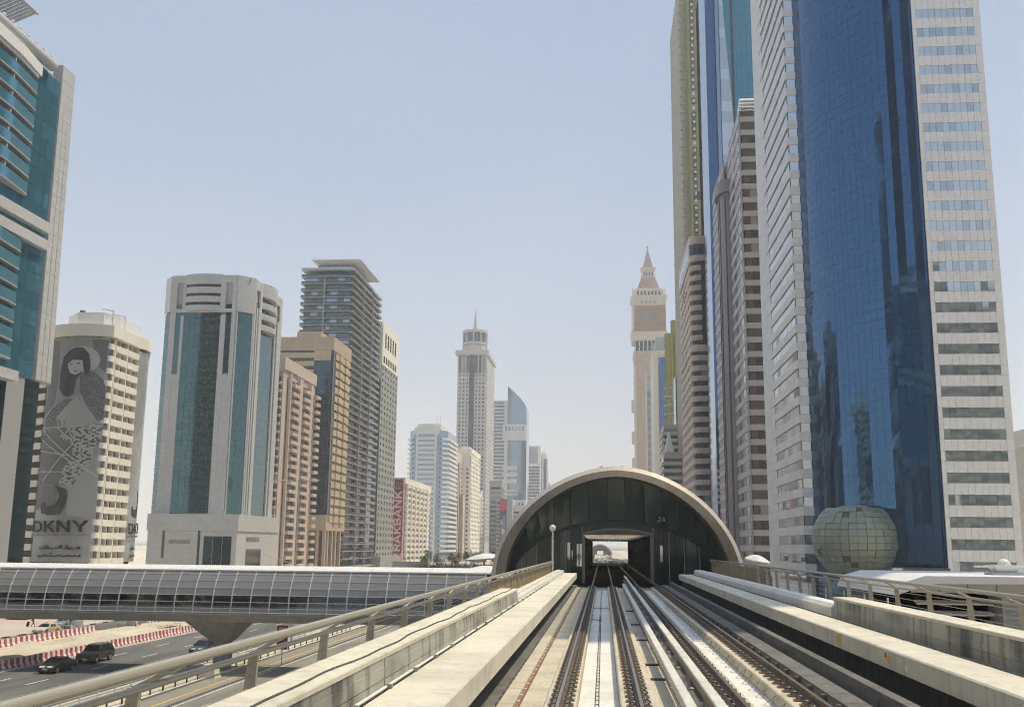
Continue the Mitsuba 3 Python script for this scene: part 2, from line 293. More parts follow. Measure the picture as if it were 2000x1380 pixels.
# ------------------------------------------------------------------ the viaduct
YA, YB = -24.0, 87.0
vd = thing('railway_viaduct', 'pale concrete trough viaduct carrying the two metro tracks', 'viaduct')
put(vd, 'trough_slab', box(-3.06, 7.04, YA, YB, 8.7, 9.42), 'concrete_grey')
put(vd, 'trough_wall', box(-3.05, -2.72, YA, YB, 9.42, 10.25), 'concrete_grey')
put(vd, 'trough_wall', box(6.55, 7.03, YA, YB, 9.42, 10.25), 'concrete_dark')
def chamfer_bar(x0, x1, y0, y1, z0, z1, c=0.03):
    pts = [(x0, z0), (x1, z0), (x1, z1 - c), (x1 - c, z1), (x0 + c, z1), (x0, z1 - c)]
    v = [(x, y0, z) for x, z in pts] + [(x, y1, z) for x, z in pts]; n = len(pts)
    f = [(i, (i + 1) % n, (i + 1) % n + n) for i in range(n)] + [(i, (i + 1) % n + n, i + n) for i in range(n)]
    f += [(0, i + 1, i) for i in range(1, n - 1)] + [(n, n + i, n + i + 1) for i in range(1, n - 1)]
    return (np.array(v, float), np.array(f)[:, ::-1])
ye = [-24, -4, 12, 28, 44, 60, 72, 84.0]
pieces(vd, 'edge_beam', [chamfer_bar(-3.08, -2.05, a + 0.015, b - 0.015, 10.25, 10.65) for a, b in zip(ye, ye[1:] )], 'concrete_cream')
pieces(vd, 'edge_beam', [chamfer_bar(6.02, 7.06, a + 0.015, b - 0.015, 10.25, 10.65) for a, b in zip(ye, ye[1:])], 'concrete_cream')
pieces(vd, 'pier', [Mesh().prism([(2 + 1.1 * math.cos(t), y + 1.1 * math.sin(t)) for t in np.arange(16) * math.pi / 8], 0, 6.6).mesh() for y in (0, 30, 60, 88, 260, 300, 340)], 'concrete_grey')
pieces(vd, 'pier_head', [Mesh().hexa([(0.4, y - 1.3, 6.4), (3.6, y - 1.3, 6.4), (3.6, y + 1.3, 6.4), (0.4, y + 1.3, 6.4), (-2.4, y - 1.5, 8.7), (6.4, y - 1.5, 8.7), (6.4, y + 1.5, 8.7), (-2.4, y + 1.5, 8.7)]).mesh() for y in (0, 30, 60, 88)], 'concrete_grey')
# the walkway walls beside the beams, cast in panels
def wall_row(name, label, x0, x1, face_x, ys, ztop, mat, z0=10.65, groove=True):
    w = thing(name, label, 'parapet')
    for a, b in zip(ys, ys[1:]):
        put(w, 'wall_panel', Mesh().box(x0, x1, a + 0.02, b - 0.02, z0 - 0.9, ztop - 0.07).mesh(), mat)
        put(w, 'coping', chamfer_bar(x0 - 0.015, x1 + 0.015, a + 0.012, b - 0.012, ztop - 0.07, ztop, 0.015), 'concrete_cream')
        if groove:
            s = 1 if face_x == x1 else -1
            put(w, 'shutter_band', Mesh().box(*sorted((face_x, face_x + s * 0.012)), a + 0.03, b - 0.03, 10.60, 10.78).box(*sorted((face_x, face_x + s * 0.012)), a + 0.03, b - 0.03, 10.80, 10.97).mesh(), mat)
    return w
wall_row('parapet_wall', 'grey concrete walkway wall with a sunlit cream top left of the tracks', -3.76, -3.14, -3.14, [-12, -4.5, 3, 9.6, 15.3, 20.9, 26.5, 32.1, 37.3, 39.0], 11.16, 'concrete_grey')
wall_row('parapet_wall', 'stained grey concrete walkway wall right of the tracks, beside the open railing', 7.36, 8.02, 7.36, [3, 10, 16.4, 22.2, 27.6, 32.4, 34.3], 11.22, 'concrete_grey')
low = thing('cable_duct', 'low cream concrete duct continuing the left walkway wall to the station', 'duct')
for a, b in zip(range(39, 85, 4), range(43, 88, 4)):
    put(low, 'duct_cover', chamfer_bar(-3.72, -3.42, a + 0.012, min(b, 85) - 0.012, 10.55, 10.88), 'concrete_cream'); put(low, 'duct_cover', chamfer_bar(-3.40, -3.12, a + 0.012, min(b, 85) - 0.012, 10.5, 10.84), 'cover_white')
low = thing('cable_duct', 'low rounded grey duct continuing the right walkway wall to the station', 'duct')
for a, b in zip(np.arange(34.4, 84, 4.2), np.arange(38.6, 92, 4.2)):
    put(low, 'duct_cover', chamfer_bar(7.28, 7.96, a + 0.012, min(b, 88) - 0.012, 10.6, 11.0, 0.12), 'concrete_white')
# a cable laid loosely along the left coping, and the small pipes in the gap
pts = [(-3.30 + 0.035 * math.sin(y * 0.9) + 0.02 * math.sin(y * 2.3), y, 11.172) for y in np.arange(6.0, 38.9, 0.4)]
m = Mesh()
for a, b in zip(pts, pts[1:]): m.tube(a, b, 0.014, 5)
single('loose_cable', 'thin grey cable lying in waves along the top of the left walkway wall', 'cable', m, 'concrete_dark')
pp = thing('drain_pipe', 'thin pale pipe with clamps in the gap left of the left edge beam', 'pipe'); m = Mesh()
m.tube((-3.105, 2, 10.68), (-3.105, 84, 10.68), 0.022, 8); put(pp, 'tube', m, 'bolt_white', 40)
pieces(pp, 'clamp', [box(-3.13, -3.02, y, y + 0.09, 10.652, 10.715) for y in np.arange(9, 60, 2.1)], 'concrete_grey')
single('conduit', 'thin grey conduit along the outer edge of the right edge beam', 'conduit', Mesh().tube((7.0, 4, 10.672), (7.0, 84, 10.672), 0.018, 6), 'concrete_dark')
# paint marks on the right beam
for y, w, h, mat, lab in ((27.6, 0.5, 0.3, 'line_yellow', 'yellow paint splash on the right edge beam, nearer the station'), (23.0, 0.32, 0.16, 'line_yellow', 'yellow paint splash with a red dab on the right edge beam')):
    pm = thing('paint_mark', lab, 'paint mark')
    pl = Point(0, 0).buffer(0.5, 5); v, f = trimesh.creation.triangulate_polygon(pl, engine='earcut')
    r = 1 + 0.14 * np.sin(np.arctan2(v[:, 1], v[:, 0]) * 3 + 1) + 0.1 * np.sin(np.arctan2(v[:, 1], v[:, 0]) * 7)
    put(pm, 'splash', (np.stack([np.full(len(v), 6.016), y + v[:, 0] * w * r, 10.46 + v[:, 1] * h * r], 1), f), mat)
    if y < 25: put(pm, 'dab', box(6.012, 6.017, 23.12, 23.26, 10.47, 10.56), 'lamp_red')
single('stencil_plate', 'small white plate on the face of the right edge beam', 'plate', box(6.008, 6.02, 21.6, 21.75, 10.34, 10.46), 'bolt_white')
# slabs between the rails
def slab_row(name, label, x0, x1, z0, z1, step, mat, y0=YA, y1=YB, cat='slab', gap=0.012):
    w = thing(name, label, cat); out = []
    y = y0
    while y < y1 - 0.01:
        b = min(y + step, y1); out.append(box(x0, x1, y + gap / 2, b - gap / 2, z0, z1)); y = b
    out.sort(key=lambda m: abs(m[0][0, 1] - 17)); pieces(w, 'cover_slab', out, mat)
    return w
slab_row('cable_trough', 'dark grey slab covers under the left edge beam', -2.70, -2.08, 9.42, 9.66, 1.3, 'concrete_tray', 8, 86, 'cable trough', 0.02)
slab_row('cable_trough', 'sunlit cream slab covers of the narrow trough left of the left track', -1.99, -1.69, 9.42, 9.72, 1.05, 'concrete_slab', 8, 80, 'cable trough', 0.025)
b = thing('bolt_row', 'row of small white bolts left of the cream trough covers', 'bolts'); pieces(b, 'bolt', [Mesh().tube((-2.03, y, 9.66), (-2.03, y, 9.71), 0.022, 6).mesh() for y in np.arange(14, 60, 0.78)], 'bolt_white')
g = thing('drain_grate', 'rusty slot with small white clips between the cream trough and the deck', 'drain'); put(g, 'bar', box(-1.685, -1.62, 8, 80, 9.42, 9.665), 'pad_rust')
pieces(g, 'clip', [box(-1.68, -1.625, y, y + 0.1, 9.665, 9.685) for y in np.arange(14, 60, 0.9)], 'bolt_white')
slab_row('deck_strip', 'smooth cream concrete strip left of the left track', -1.615, -1.10, 9.42, 9.60, 9.0, 'concrete_slab', -6, 80, 'deck')
slab_row('deck_strip', 'whitish channel floor between the rails of the left track', -0.48, 0.36, 9.42, 9.50, 12.0, 'concrete_white', -6, 80, 'deck')
slab_row('deck_strip', 'cream concrete strip between the left track and the power rail', 1.12, 1.50, 9.42, 9.61, 4.2, 'concrete_slab', -6, 80, 'deck')
slab_row('deck_strip', 'dark gutter under the white power rail covers', 1.53, 2.2, 9.42, 9.48, 6.0, 'concrete_tray', -6, 80, 'deck')
slab_row('deck_strip', 'whitish channel floor with wire ties between the rails of the right track', 2.93, 3.62, 9.42, 9.49, 12.0, 'concrete_white', -6, 80, 'deck')
slab_row('cable_trough', 'lower row of dark grey slab covers right of the right track', 4.72, 5.22, 9.42, 9.74, 1.5, 'concrete_tray', 8, 86, 'cable trough', 0.03)
slab_row('cable_trough', 'raised row of dark grey slab covers nearest the right edge beam', 5.42, 5.66, 9.42, 9.98, 1.5, 'concrete_tray', 8, 86, 'cable trough', 0.03)
br = thing('tray_bracket', 'small grey brackets standing along the dark right cable trough', 'brackets'); pieces(br, 'bracket', [Mesh().box(4.62, 4.71, y, y + 0.16, 9.42, 9.70).box(4.56, 4.62, y + 0.04, y + 0.12, 9.42, 9.56).mesh() for y in np.arange(14, 70, 1.5)], 'concrete_tray')
# tracks
RP = [(-0.07, 0), (0.07, 0), (0.07, 0.018), (0.012, 0.035), (0.012, 0.115), (0.034, 0.125), (0.034, 0.158), (0.026, 0.168), (-0.026, 0.168), (-0.034, 0.158), (-0.034, 0.125), (-0.012, 0.115), (-0.012, 0.035), (-0.07, 0.018)]
def slope(y): return 0.0 if y < 205 else -4.8 * (1 - math.exp(-(y - 205) / 300.0)) * (1 if y < 2000 else 1)
def long_profile(prof, x, z, ys):
    n = len(prof); v = []
    for y in ys: v += [(x + a, y, z + b + slope(y)) for a, b in prof]
    f = []
    for s in range(len(ys) - 1):
        for i in range(n):
            a, b = s * n + i, s * n + (i + 1) % n
            f += [(a, b, b + n), (a, b + n, a + n)]
    return (np.array(v), np.array(f)[:, ::-1])
YS = [-20, 60, 200, 215, 240, 280, 330, 400, 500, 620, 760, 900, 1000, 1100]
HEAD = [(-0.034, 0.158), (0.034, 0.158), (0.027, 0.1705), (-0.027, 0.1705)]
def clip_mesh(x, y, z, s):
    m = Mesh()
    m.box(x + s * 0.075, x + s * 0.20, y - 0.075, y + 0.075, z + 0.03, z + 0.055) if s > 0 else m.box(x + s * 0.20, x + s * 0.075, y - 0.075, y + 0.075, z + 0.03, z + 0.055)
    prev = None
    for t in np.linspace(0, math.pi, 5):
        p = (x + s * (0.125 + 0.06 * math.cos(t)), y, z + 0.055 + 0.045 * math.sin(t))
        if prev: m.tube((prev[0], y - 0.035, prev[2]), (p[0], y - 0.035, p[2]), 0.014, 4); m.tube((prev[0], y + 0.035, prev[2]), (p[0], y + 0.035, p[2]), 0.014, 4)
        prev = p
    m.tube((x + s * 0.17, y, z + 0.03), (x + s * 0.17, y, z + 0.12), 0.022, 6)
    return m
def track(label, rails, plinths):
    t = thing('railway_track', label, 'railway track')
    for x in rails:
        put(t, 'rail', long_profile(RP, x, 9.832, YS), 'rail_rust', 40); put(t, 'rail_head', long_profile(HEAD, x, 9.8315, YS), 'rail_steel')
    for a, b, mat in plinths:
        for y0, y1 in ((-6, 26), (26, 54), (54, 80)): put(t, 'plinth', chamfer_bar(a, b, y0, y1 - 0.02, 9.42, 9.765, 0.02), mat)
    fs = []
    for x in rails:
        for k, y in enumerate(np.arange(15.0, 80, 0.65)): fs.append((y, x))
    fs.sort()
    for y, x in fs[:260]:
        k = put(t, 'base_plate', box(x - 0.24, x + 0.24, y - 0.11, y + 0.11, 9.765, 9.80), 'pad_rust')
        for sd in (1, -1): scene[numbered(k + '__clip')] = mikit.ply(clip_mesh(x, y, 9.768, sd).mesh(), 'clip_metal')
    return t
track('left metro track with brown rails on fasteners, directly ahead', (-0.7625, 0.7125), ((-1.09, -0.49, 'concrete_slab'), (0.37, 1.11, 'concrete_slab')))
track('right metro track with brown rails and a whitish channel between them', (2.56, 4.02), ((2.21, 2.92, 'concrete_slab'), (3.63, 4.42, 'concrete_slab')))
# narrow rung cable in the left channel
lc = thing('ladder_cable', 'thin ladder-like cable lying along the channel between the left rails', 'cable'); m = Mesh().tube((-0.14, 6, 9.515), (-0.11, 79, 9.515), 0.011, 5).tube((-0.05, 6, 9.515), (-0.09, 79, 9.515), 0.011, 5)
put(lc, 'wire', m, 'concrete_dark'); pieces(lc, 'rung', [Mesh().tube((-0.14, y, 9.515), (-0.05, y, 9.515), 0.009, 4).mesh() for y in np.arange(15, 50, 0.6)], 'concrete_dark')
for y in (47.0, 56.0):
    c = single('cross_cable', 'dark cable crossing the left channel, ' + ('nearer one with a hooked end' if y < 50 else 'farther straight one'), 'cable', Mesh().tube((-0.47, y, 9.53), (0.0 if y < 50 else 0.35, y, 9.53), 0.014, 5).tube((-0.47, y, 9.53), (-0.47, y + (3 if y < 50 else 0.3), 9.60), 0.014, 5), 'concrete_dark')
wt = thing('earth_wire', 'thin wire stands along the whitish channel of the right track', 'wires'); out = []
for y in np.arange(18, 60, 1.15):
    out.append(Mesh().tube((3.60, y, 9.72), (3.50, y, 9.50), 0.005, 4).tube((3.50, y, 9.50), (3.36, y + 0.1, 9.50), 0.004, 4).tube((3.36, y + 0.1, 9.50), (3.60, y, 9.72), 0.004, 4).mesh())
pieces(wt, 'wire_tie', out, 'concrete_dark'); put(wt, 'wire', Mesh().tube((3.05, 10, 9.51), (3.05, 78, 9.51), 0.008, 4), 'concrete_dark')
# power rails under white cover boards
def power_rail(label, x, w, z, ys, side):
    t = thing('power_rail', label, 'power rail')
    pieces(t, 'cover_board', [Mesh().add(*chamfer_bar(x, x + w, a + 0.008, b - 0.008, z - 0.06, z, 0.015)).box(x + 0.01 if side < 0 else x + w - 0.03, x + 0.03 if side < 0 else x + w - 0.01, a + 0.01, b - 0.01, z - 0.2, z - 0.06).mesh() for a, b in zip(ys, ys[1:])], 'cover_white')
    put(t, 'conductor', box(x + w / 2 - 0.04, x + w / 2 + 0.04, ys[0], ys[-1], z - 0.26, z - 0.14), 'rail_steel')
    yy = np.arange(16.5, ys[-1] - 1, 4.2)
    pieces(t, 'bracket', [Mesh().box(x + w / 2 - 0.03, x + w / 2 + 0.03, y, y + 0.12, 9.48, z - 0.07).box(x + w / 2 - 0.12, x + w / 2 + 0.12, y - 0.03, y + 0.15, 9.48, 9.53).mesh() for y in yy], 'grey_paint')
    pieces(t, 'insulator', [Mesh().tube((x + w / 2 + 0.10 * side * -1, y + 0.06, 9.66), (x + w / 2 + 0.10 * side * -1, y + 0.06, 9.80), 0.05, 8).mesh() for y in yy], 'bolt_white')
    return t
power_rail('white power rail cover nearest the left track', 1.43, 0.19, 10.08, [-8, 4, 17.5, 21.5, 33, 46, 60, 78], -1)
power_rail('white power rail cover nearest the right track, with pale insulators below', 1.90, 0.20, 10.14, [-8, 6, 19.5, 25, 31, 36, 42, 54, 66, 82, 98], 1)
tr = thing('cross_trestle', 'short dark cable bars crossing the strip beside the power rail', 'bars'); pieces(tr, 'bar', [Mesh().tube((1.13, y, 9.64), (1.52, y, 9.64), 0.03, 6).mesh() for y in (19.9, 25.5, 28.6, 36, 43, 52)], 'concrete_dark')

# ------------------------------------------------------------------ railings
def railing(label, side, xr, ys, panel_from, z_base):
    t = thing('railing', label, 'railing')
    s = side; ya, yb = ys[0], ys[-1]
    put(t, 'top_rail', Mesh().tube((xr, ya, 11.58 if s < 0 else 11.75), (xr + (0.12 if s < 0 else 0), yb, 11.58 if s < 0 else 11.75), 0.052, 10), 'rail_paint', 40)
    zl = 11.41 if s < 0 else 11.57; xl = xr + s * 0.08; zt = 11.58 if s < 0 else 11.75
    put(t, 'lower_rail', Mesh().tube((xl, ya, zl), (xl + (0.12 if s < 0 else 0), yb, zl), 0.034, 10), 'rail_paint', 40)
    P_, A_, W_ = [], [], []
    for y in ys:
        xb = xr + s * 0.16
        P_.append(Mesh().hexa([(xb - 0.08, y - 0.03, z_base), (xb + 0.08, y - 0.03, z_base), (xb + 0.08, y + 0.03, z_base), (xb - 0.08, y + 0.03, z_base),
                               (xb - s * 0.06 - 0.055, y - 0.03, zl + 0.02), (xb - s * 0.06 + 0.055, y - 0.03, zl + 0.02), (xb - s * 0.06 + 0.055, y + 0.03, zl + 0.02), (xb - s * 0.06 - 0.055, y + 0.03, zl + 0.02)]).mesh())
        A_.append(Mesh().tube((xb - s * 0.04, y, zl + 0.01), (xr, y + 1.1, zt - 0.02), 0.028, 6).mesh())
    pieces(t, 'post', P_, 'olive_paint'); pieces(t, 'stay', A_, 'olive_paint')
    for z in np.linspace(z_base + 0.1, zl - 0.12, 5): W_.append(Mesh().tube((xr + s * 0.14, ya, z), (xr + s * 0.14, yb, z), 0.009, 5).mesh())
    pieces(t, 'wire', W_, 'rail_paint')
    if panel_from < yb:
        pieces(t, 'infill_panel', [box(xr + s * 0.10 - 0.008, xr + s * 0.10 + 0.008, y + 0.02, min(y + 1.55, yb) - 0.02, z_base, zl - 0.04) for y in np.arange(panel_from, yb, 1.55)], 'panel_brown')
    return t
railing('olive tube railing with leaning posts along the left edge of the viaduct', -1, -4.02, list(np.arange(2.8, 86, 3.2)), 38.0, 10.62)
railing('olive tube railing with leaning posts along the right edge of the viaduct', 1, 8.92, list(np.arange(7.6, 90, 3.2)), 62.0, 10.62)
put(vd, 'edge_walkway', box(-4.35, -3.77, YA, YB, 10.3, 10.6), 'concrete_grey'); put(vd, 'edge_walkway', box(8.03, 9.25, YA, YB, 10.3, 10.6), 'concrete_grey')
put(vd, 'edge_bracket', Mesh().hexa([(-3.3, YA, 9.3), (-3.05, YA, 9.3), (-3.05, YB, 9.3), (-3.3, YB, 9.3), (-4.3, YA, 10.28), (-3.05, YA, 10.28), (-3.05, YB, 10.28), (-4.3, YB, 10.28)]), 'concrete_grey')
put(vd, 'edge_bracket', Mesh().hexa([(7.04, YA, 9.3), (7.4, YA, 9.3), (7.4, YB, 9.3), (7.04, YB, 9.3), (7.04, YA, 10.28), (9.2, YA, 10.28), (9.2, YB, 10.28), (7.04, YB, 10.28)]), 'concrete_grey')
gl = thing('globe_lamp', 'white globe lamp on a slim pole in front of the station glass', 'street lamp')
put(gl, 'pole', Mesh().tube((-3.62, 76, 10.5), (-3.62, 76, 13.85), 0.055, 10), 'bolt_white', 40)
put(gl, 'globe', trimesh.creation.icosphere(3, 0.24).apply_translation((-3.62, 76, 14.05)), 'lamp_globe', True); put(gl, 'collar', Mesh().tube((-3.62, 76, 13.78), (-3.62, 76, 13.87), 0.1, 10), 'grey_paint')

# ------------------------------------------------------------------ the metro stations
def superell(cx, a, h, z0, n, th):
    c, s = math.cos(th), math.sin(th)
    return cx + a * math.copysign(abs(c) ** (2 / n), c), z0 + h * abs(s) ** (2 / n)
def station(label, cx, y0, y1, z0, a, h, near=True):
    t = thing('metro_station', label, 'station'); N = 40 if near else 24
    th = np.linspace(math.pi, 0, N + 1); n = 1.85
    O = [superell(cx, a, h, z0, n, q) for q in th]; I = [superell(cx, a - 1.35, h - 1.02, z0, n, q) for q in th]; O2 = [superell(cx, a - 0.42, h - 0.42, z0, n, q) for q in th]
    rim, edge = [], []
    for i in range(N):
        e = 0.0015
        def lerp(A, k): return ((A[i][0] * (1 - k) + A[i + 1][0] * k), (A[i][1] * (1 - k) + A[i + 1][1] * k))
        a0, a1, b0, b1 = lerp(O2, e), lerp(O2, 1 - e), lerp(I, e), lerp(I, 1 - e); c0, c1 = lerp(O, e), lerp(O, 1 - e)
        v = [(b0[0], y0 - 0.1, b0[1]), (b1[0], y0 - 0.1, b1[1]), (b1[0], y0 + 3.2, b1[1]), (b0[0], y0 + 3.2, b0[1]), (a0[0], y0 + 0.25, a0[1]), (a1[0], y0 + 0.25, a1[1]), (a1[0], y0 + 3.2, a1[1]), (a0[0], y0 + 3.2, a0[1])]
        rim.append((np.array(v), BF))
        edge.append((np.array([(a0[0], y0 + 0.27, a0[1]), (a1[0], y0 + 0.27, a1[1]), (a1[0], y0 + 1.2, a1[1] - 0.02), (a0[0], y0 + 1.2, a0[1] - 0.02), (c0[0], y0 + 0.95, c0[1]), (c1[0], y0 + 0.95, c1[1]), (c1[0], y0 + 1.2, c1[1]), (c0[0], y0 + 1.2, c0[1])]), BF))
    pieces(t, 'rim_panel', rim, 'bronze_rim'); pieces(t, 'rim_edge', edge, 'shell_gold')
    m = Mesh(); L = 16; rows = []
    for k in range(L + 1):
        q = k / L; y = y0 + 1.0 + (y1 - y0 - 1) * q; g = 1 + 0.075 * math.sin(math.pi * min(q * 1.5, 1)) ** 0.8
        rows.append([(cx + (x - cx) * g, y, z0 + (z - z0) * g) for x, z in O])
    v = np.array(rows).reshape(-1, 3); f = []
    for k in range(L):
        for i in range(N):
            if near and 2 <= k < 15 and abs((O[i][0] + O[i + 1][0]) / 2 - cx) < 4.6: continue   # opening added in the shell so sun lights the ceiling
            p = k * (N + 1) + i; f += [(p, p + 1, p + N + 2), (p, p + N + 2, p + N + 1)]
    vi = v.copy(); vi[:, 2] -= 0.25; vi[:, 0] = cx + (vi[:, 0] - cx) * 0.985
    put(t, 'roof_shell', (np.vstack([v, vi]), np.vstack([f, np.array(f)[:, ::-1] + len(v)])), 'shell_gold', True)
    if near:
        for x in (cx - 1.2, cx + 0.9): put(t, 'roof_vent', trimesh.creation.icosphere(2, 0.55).apply_translation((x, y0 + 14, z0 + h * 1.055)), 'shell_gold', True)
    yg = y0 + 3.4
    px0, px1, pz = cx - 2.95, cx + 3.15, 13.75 - 10 + z0
    def zarc(x): return z0 + 5.15 * max(0, 1 - (abs(x - cx) / (a - 1.7)) ** 2.0) ** 0.55
    # radiating upper panes that lean outwards at the top
    M_ = 17; ph = np.linspace(math.pi, 0, M_ + 1); pin = [superell(cx, a - 1.25, h - 0.92, z0, n, q) for q in ph]; pout = []
    for q in ph:
        x = cx + (a - 1.75) * math.cos(q) * 0.99; pout.append((x, zarc(x)))
    panes = []
    for i in range(M_):
        d = 0.022
        lp = lambda A, k: (A[i][0] * (1 - k) + A[i + 1][0] * k, A[i][1] * (1 - k) + A[i + 1][1] * k)
        for k0, k1 in ((0.0, 1.0),):
            sm = lambda A, B, k: (A[0] + (B[0] - A[0]) * k, A[1] + (B[1] - A[1]) * k)
            B0, B1, T0, T1 = lp(pout, d), lp(pout, 1 - d), lp(pin, d), lp(pin, 1 - d); g = 0.008
            b0, b1, t0, t1 = sm(B0, T0, k0 + g), sm(B1, T1, k0 + g), sm(B0, T0, k1 - g), sm(B1, T1, k1 - g); ja, jb = rng.normal(0, 0.03, 2)
            panes.append((np.array([(b0[0], yg - 0.35 * k0 + ja, b0[1]), (b1[0], yg - 0.35 * k0 + ja, b1[1]), (b1[0], yg + 0.12, b1[1]), (b0[0], yg + 0.12, b0[1]), (t0[0], yg - 0.35 * k1 + jb, t0[1]), (t1[0], yg - 0.35 * k1 + jb, t1[1]), (t1[0], yg + 0.12, t1[1]), (t0[0], yg + 0.12, t0[1])]), BF))
    bk = Mesh()
    for i in range(M_): bk.hexa([(pout[i][0], yg + 0.16, pout[i][1]), (pout[i + 1][0], yg + 0.16, pout[i + 1][1]), (pout[i + 1][0], yg + 0.3, pout[i + 1][1]), (pout[i][0], yg + 0.3, pout[i][1]), (pin[i][0], yg + 0.16, pin[i][1]), (pin[i + 1][0], yg + 0.16, pin[i + 1][1]), (pin[i + 1][0], yg + 0.3, pin[i + 1][1]), (pin[i][0], yg + 0.3, pin[i][1])])
    for xa, xb in ((cx - a + 1.9, px0 - 0.2), (px1 + 0.2, cx + a - 1.9)):
        for i in range(8):
            x0_, x1_ = xa + (xb - xa) * i / 8, xa + (xb - xa) * (i + 1) / 8
            bk.hexa([(x0_, yg + 0.2, z0 - 1.4), (x1_, yg + 0.2, z0 - 1.4), (x1_, yg + 0.28, z0 - 1.4), (x0_, yg + 0.28, z0 - 1.4), (x0_, yg + 0.2, zarc(x0_)), (x1_, yg + 0.2, zarc(x1_)), (x1_, yg + 0.28, zarc(x1_)), (x0_, yg + 0.28, zarc(x0_))])
    put(t, 'pane_backing', bk, 'station_frame')  # dark sheet added to stop light showing through the pane gaps
    pieces(t, 'radial_pane', panes, ['station_glass_mid', 'station_glass_pale', 'station_glass_mid'] if near else 'inner_grey')
    m = Mesh()
    for i in range(24):
        x0_, x1_ = cx - (a - 1.9) + i * (2 * a - 3.8) / 24, cx - (a - 1.9) + (i + 1) * (2 * a - 3.8) / 24
        m.hexa([(x0_, yg - 0.12, zarc(x0_) - 0.18), (x1_, yg - 0.12, zarc(x1_) - 0.18), (x1_, yg + 0.2, zarc(x1_) - 0.18), (x0_, yg + 0.2, zarc(x0_) - 0.18), (x0_, yg - 0.12, zarc(x0_) + 0.12), (x1_, yg - 0.12, zarc(x1_) + 0.12), (x1_, yg + 0.2, zarc(x1_) + 0.12), (x0_, yg + 0.2, zarc(x0_) + 0.12)])
    put(t, 'arch_beam', m, 'station_frame')
    low = []
    for xa, xb in ((cx - a + 2.0, px0 - 0.25), (px1 + 0.25, cx + a - 2.0)):
        k = 6; w = (xb - xa) / k
        for i in range(k):
            zz = [zarc(xa + i * w + 0.03) - 0.2, zarc(xa + (i + 1) * w - 0.03) - 0.2]; x0_, x1_ = xa + i * w + 0.03, xa + (i + 1) * w - 0.03; zb = z0 - 1.4
            low.append((np.array([(x0_, yg + 0.05, zb), (x1_, yg + 0.05, zb), (x1_, yg + 0.12, zb), (x0_, yg + 0.12, zb), (x0_, yg + 0.05, zz[0]), (x1_, yg + 0.05, zz[1]), (x1_, yg + 0.12, zz[1]), (x0_, yg + 0.12, zz[0])]), BF))
    pieces(t, 'front_pane', low, ['station_glass', 'station_glass', 'station_glass_mid'] if near else 'inner_grey')
    if near:
        pieces(t, 'lobby_pane', [box(-2.42, -2.26, yg - 0.02, yg + 0.03, 10.9, 13.0), box(-2.16, -1.94, yg - 0.02, yg + 0.03, 11.9, 13.0), box(-2.16, -1.94, yg - 0.02, yg + 0.03, 10.9, 11.85), box(-3.3, -3.05, yg - 0.02, yg + 0.03, 11.5, 13.1), box(-2.9, -2.8, yg - 0.02, yg + 0.03, 11.5, 12.4), box(5.35, 5.6, yg - 0.02, yg + 0.03, 11.4, 12.9)], 'glass_dull')  # pale glass stands in for light showing through the lobby
        pieces(t, 'mullion', [box(x - 0.05, x + 0.05, yg - 0.04, yg + 0.04, 8.6, zarc(x) - 0.15) for x in (-7.6, -6.2, -4.8, -3.5, -1.9, 4.75, 6.2, 7.6, 9.0, 10.2)], 'portal_grey')
    put(t, 'base_wall', Mesh().box(cx - a + 0.3, px0 - 0.4, yg + 0.3, yg + 0.8, 0, z0 - 0.6).box(px1 + 0.4, cx + a - 0.3, yg + 0.3, yg + 0.8, 0, z0 - 0.6), 'bronze_rim')
    put(t, 'portal_post', box(px0 - 0.22, px0, yg - 0.35, yg + 0.3, z0 - 0.6, pz), 'portal_grey'); put(t, 'portal_post', box(px1, px1 + 0.22, yg - 0.35, yg + 0.3, z0 - 0.6, pz), 'portal_grey')
    m = Mesh(); xx = np.linspace(px0 - 0.22, px1 + 0.22, 13); zz = [pz + 0.5 * (1 - ((x - (px0 + px1) / 2) / ((px1 - px0) / 2 + 0.22)) ** 2) for x in xx]
    for i in range(12): m.hexa([(xx[i], yg - 0.35, zz[i]), (xx[i + 1], yg - 0.35, zz[i + 1]), (xx[i + 1], yg + 0.3, zz[i + 1]), (xx[i], yg + 0.3, zz[i]), (xx[i], yg - 0.35, zz[i] + 0.24), (xx[i + 1], yg - 0.35, zz[i + 1] + 0.24), (xx[i + 1], yg + 0.3, zz[i + 1] + 0.24), (xx[i], yg + 0.3, zz[i] + 0.24)])
    put(t, 'portal_beam', m, 'portal_grey')
    lp_ = Mesh()
    for i in range(12):
        za, zb = max(zarc(xx[i]) - 0.1, zz[i] + 0.3), max(zarc(xx[i + 1]) - 0.1, zz[i + 1] + 0.3)
        lp_.hexa([(xx[i], yg + 0.02, zz[i] + 0.2), (xx[i + 1], yg + 0.02, zz[i + 1] + 0.2), (xx[i + 1], yg + 0.22, zz[i + 1] + 0.2), (xx[i], yg + 0.22, zz[i] + 0.2), (xx[i], yg + 0.02, za), (xx[i + 1], yg + 0.02, zb), (xx[i + 1], yg + 0.22, zb), (xx[i], yg + 0.22, za)])
    put(t, 'lintel_panel', lp_, 'station_glass')
    # the hall: track bed, platforms, screens, ribbed ceiling
    put(t, 'track_bed', box(cx - 4.4, cx + 5.5, y0 - 15 if near else y0, y1, z0 - 1.3, z0 - 0.72), 'inner_black')  # near-black: the shade before and inside the station is in this colour
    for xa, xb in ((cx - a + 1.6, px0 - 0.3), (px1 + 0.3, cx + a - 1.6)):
        put(t, 'platform', box(xa, xb, yg + 0.4, y1 - 1, z0 - 0.7, z0 + 1.0), 'platform_dark')
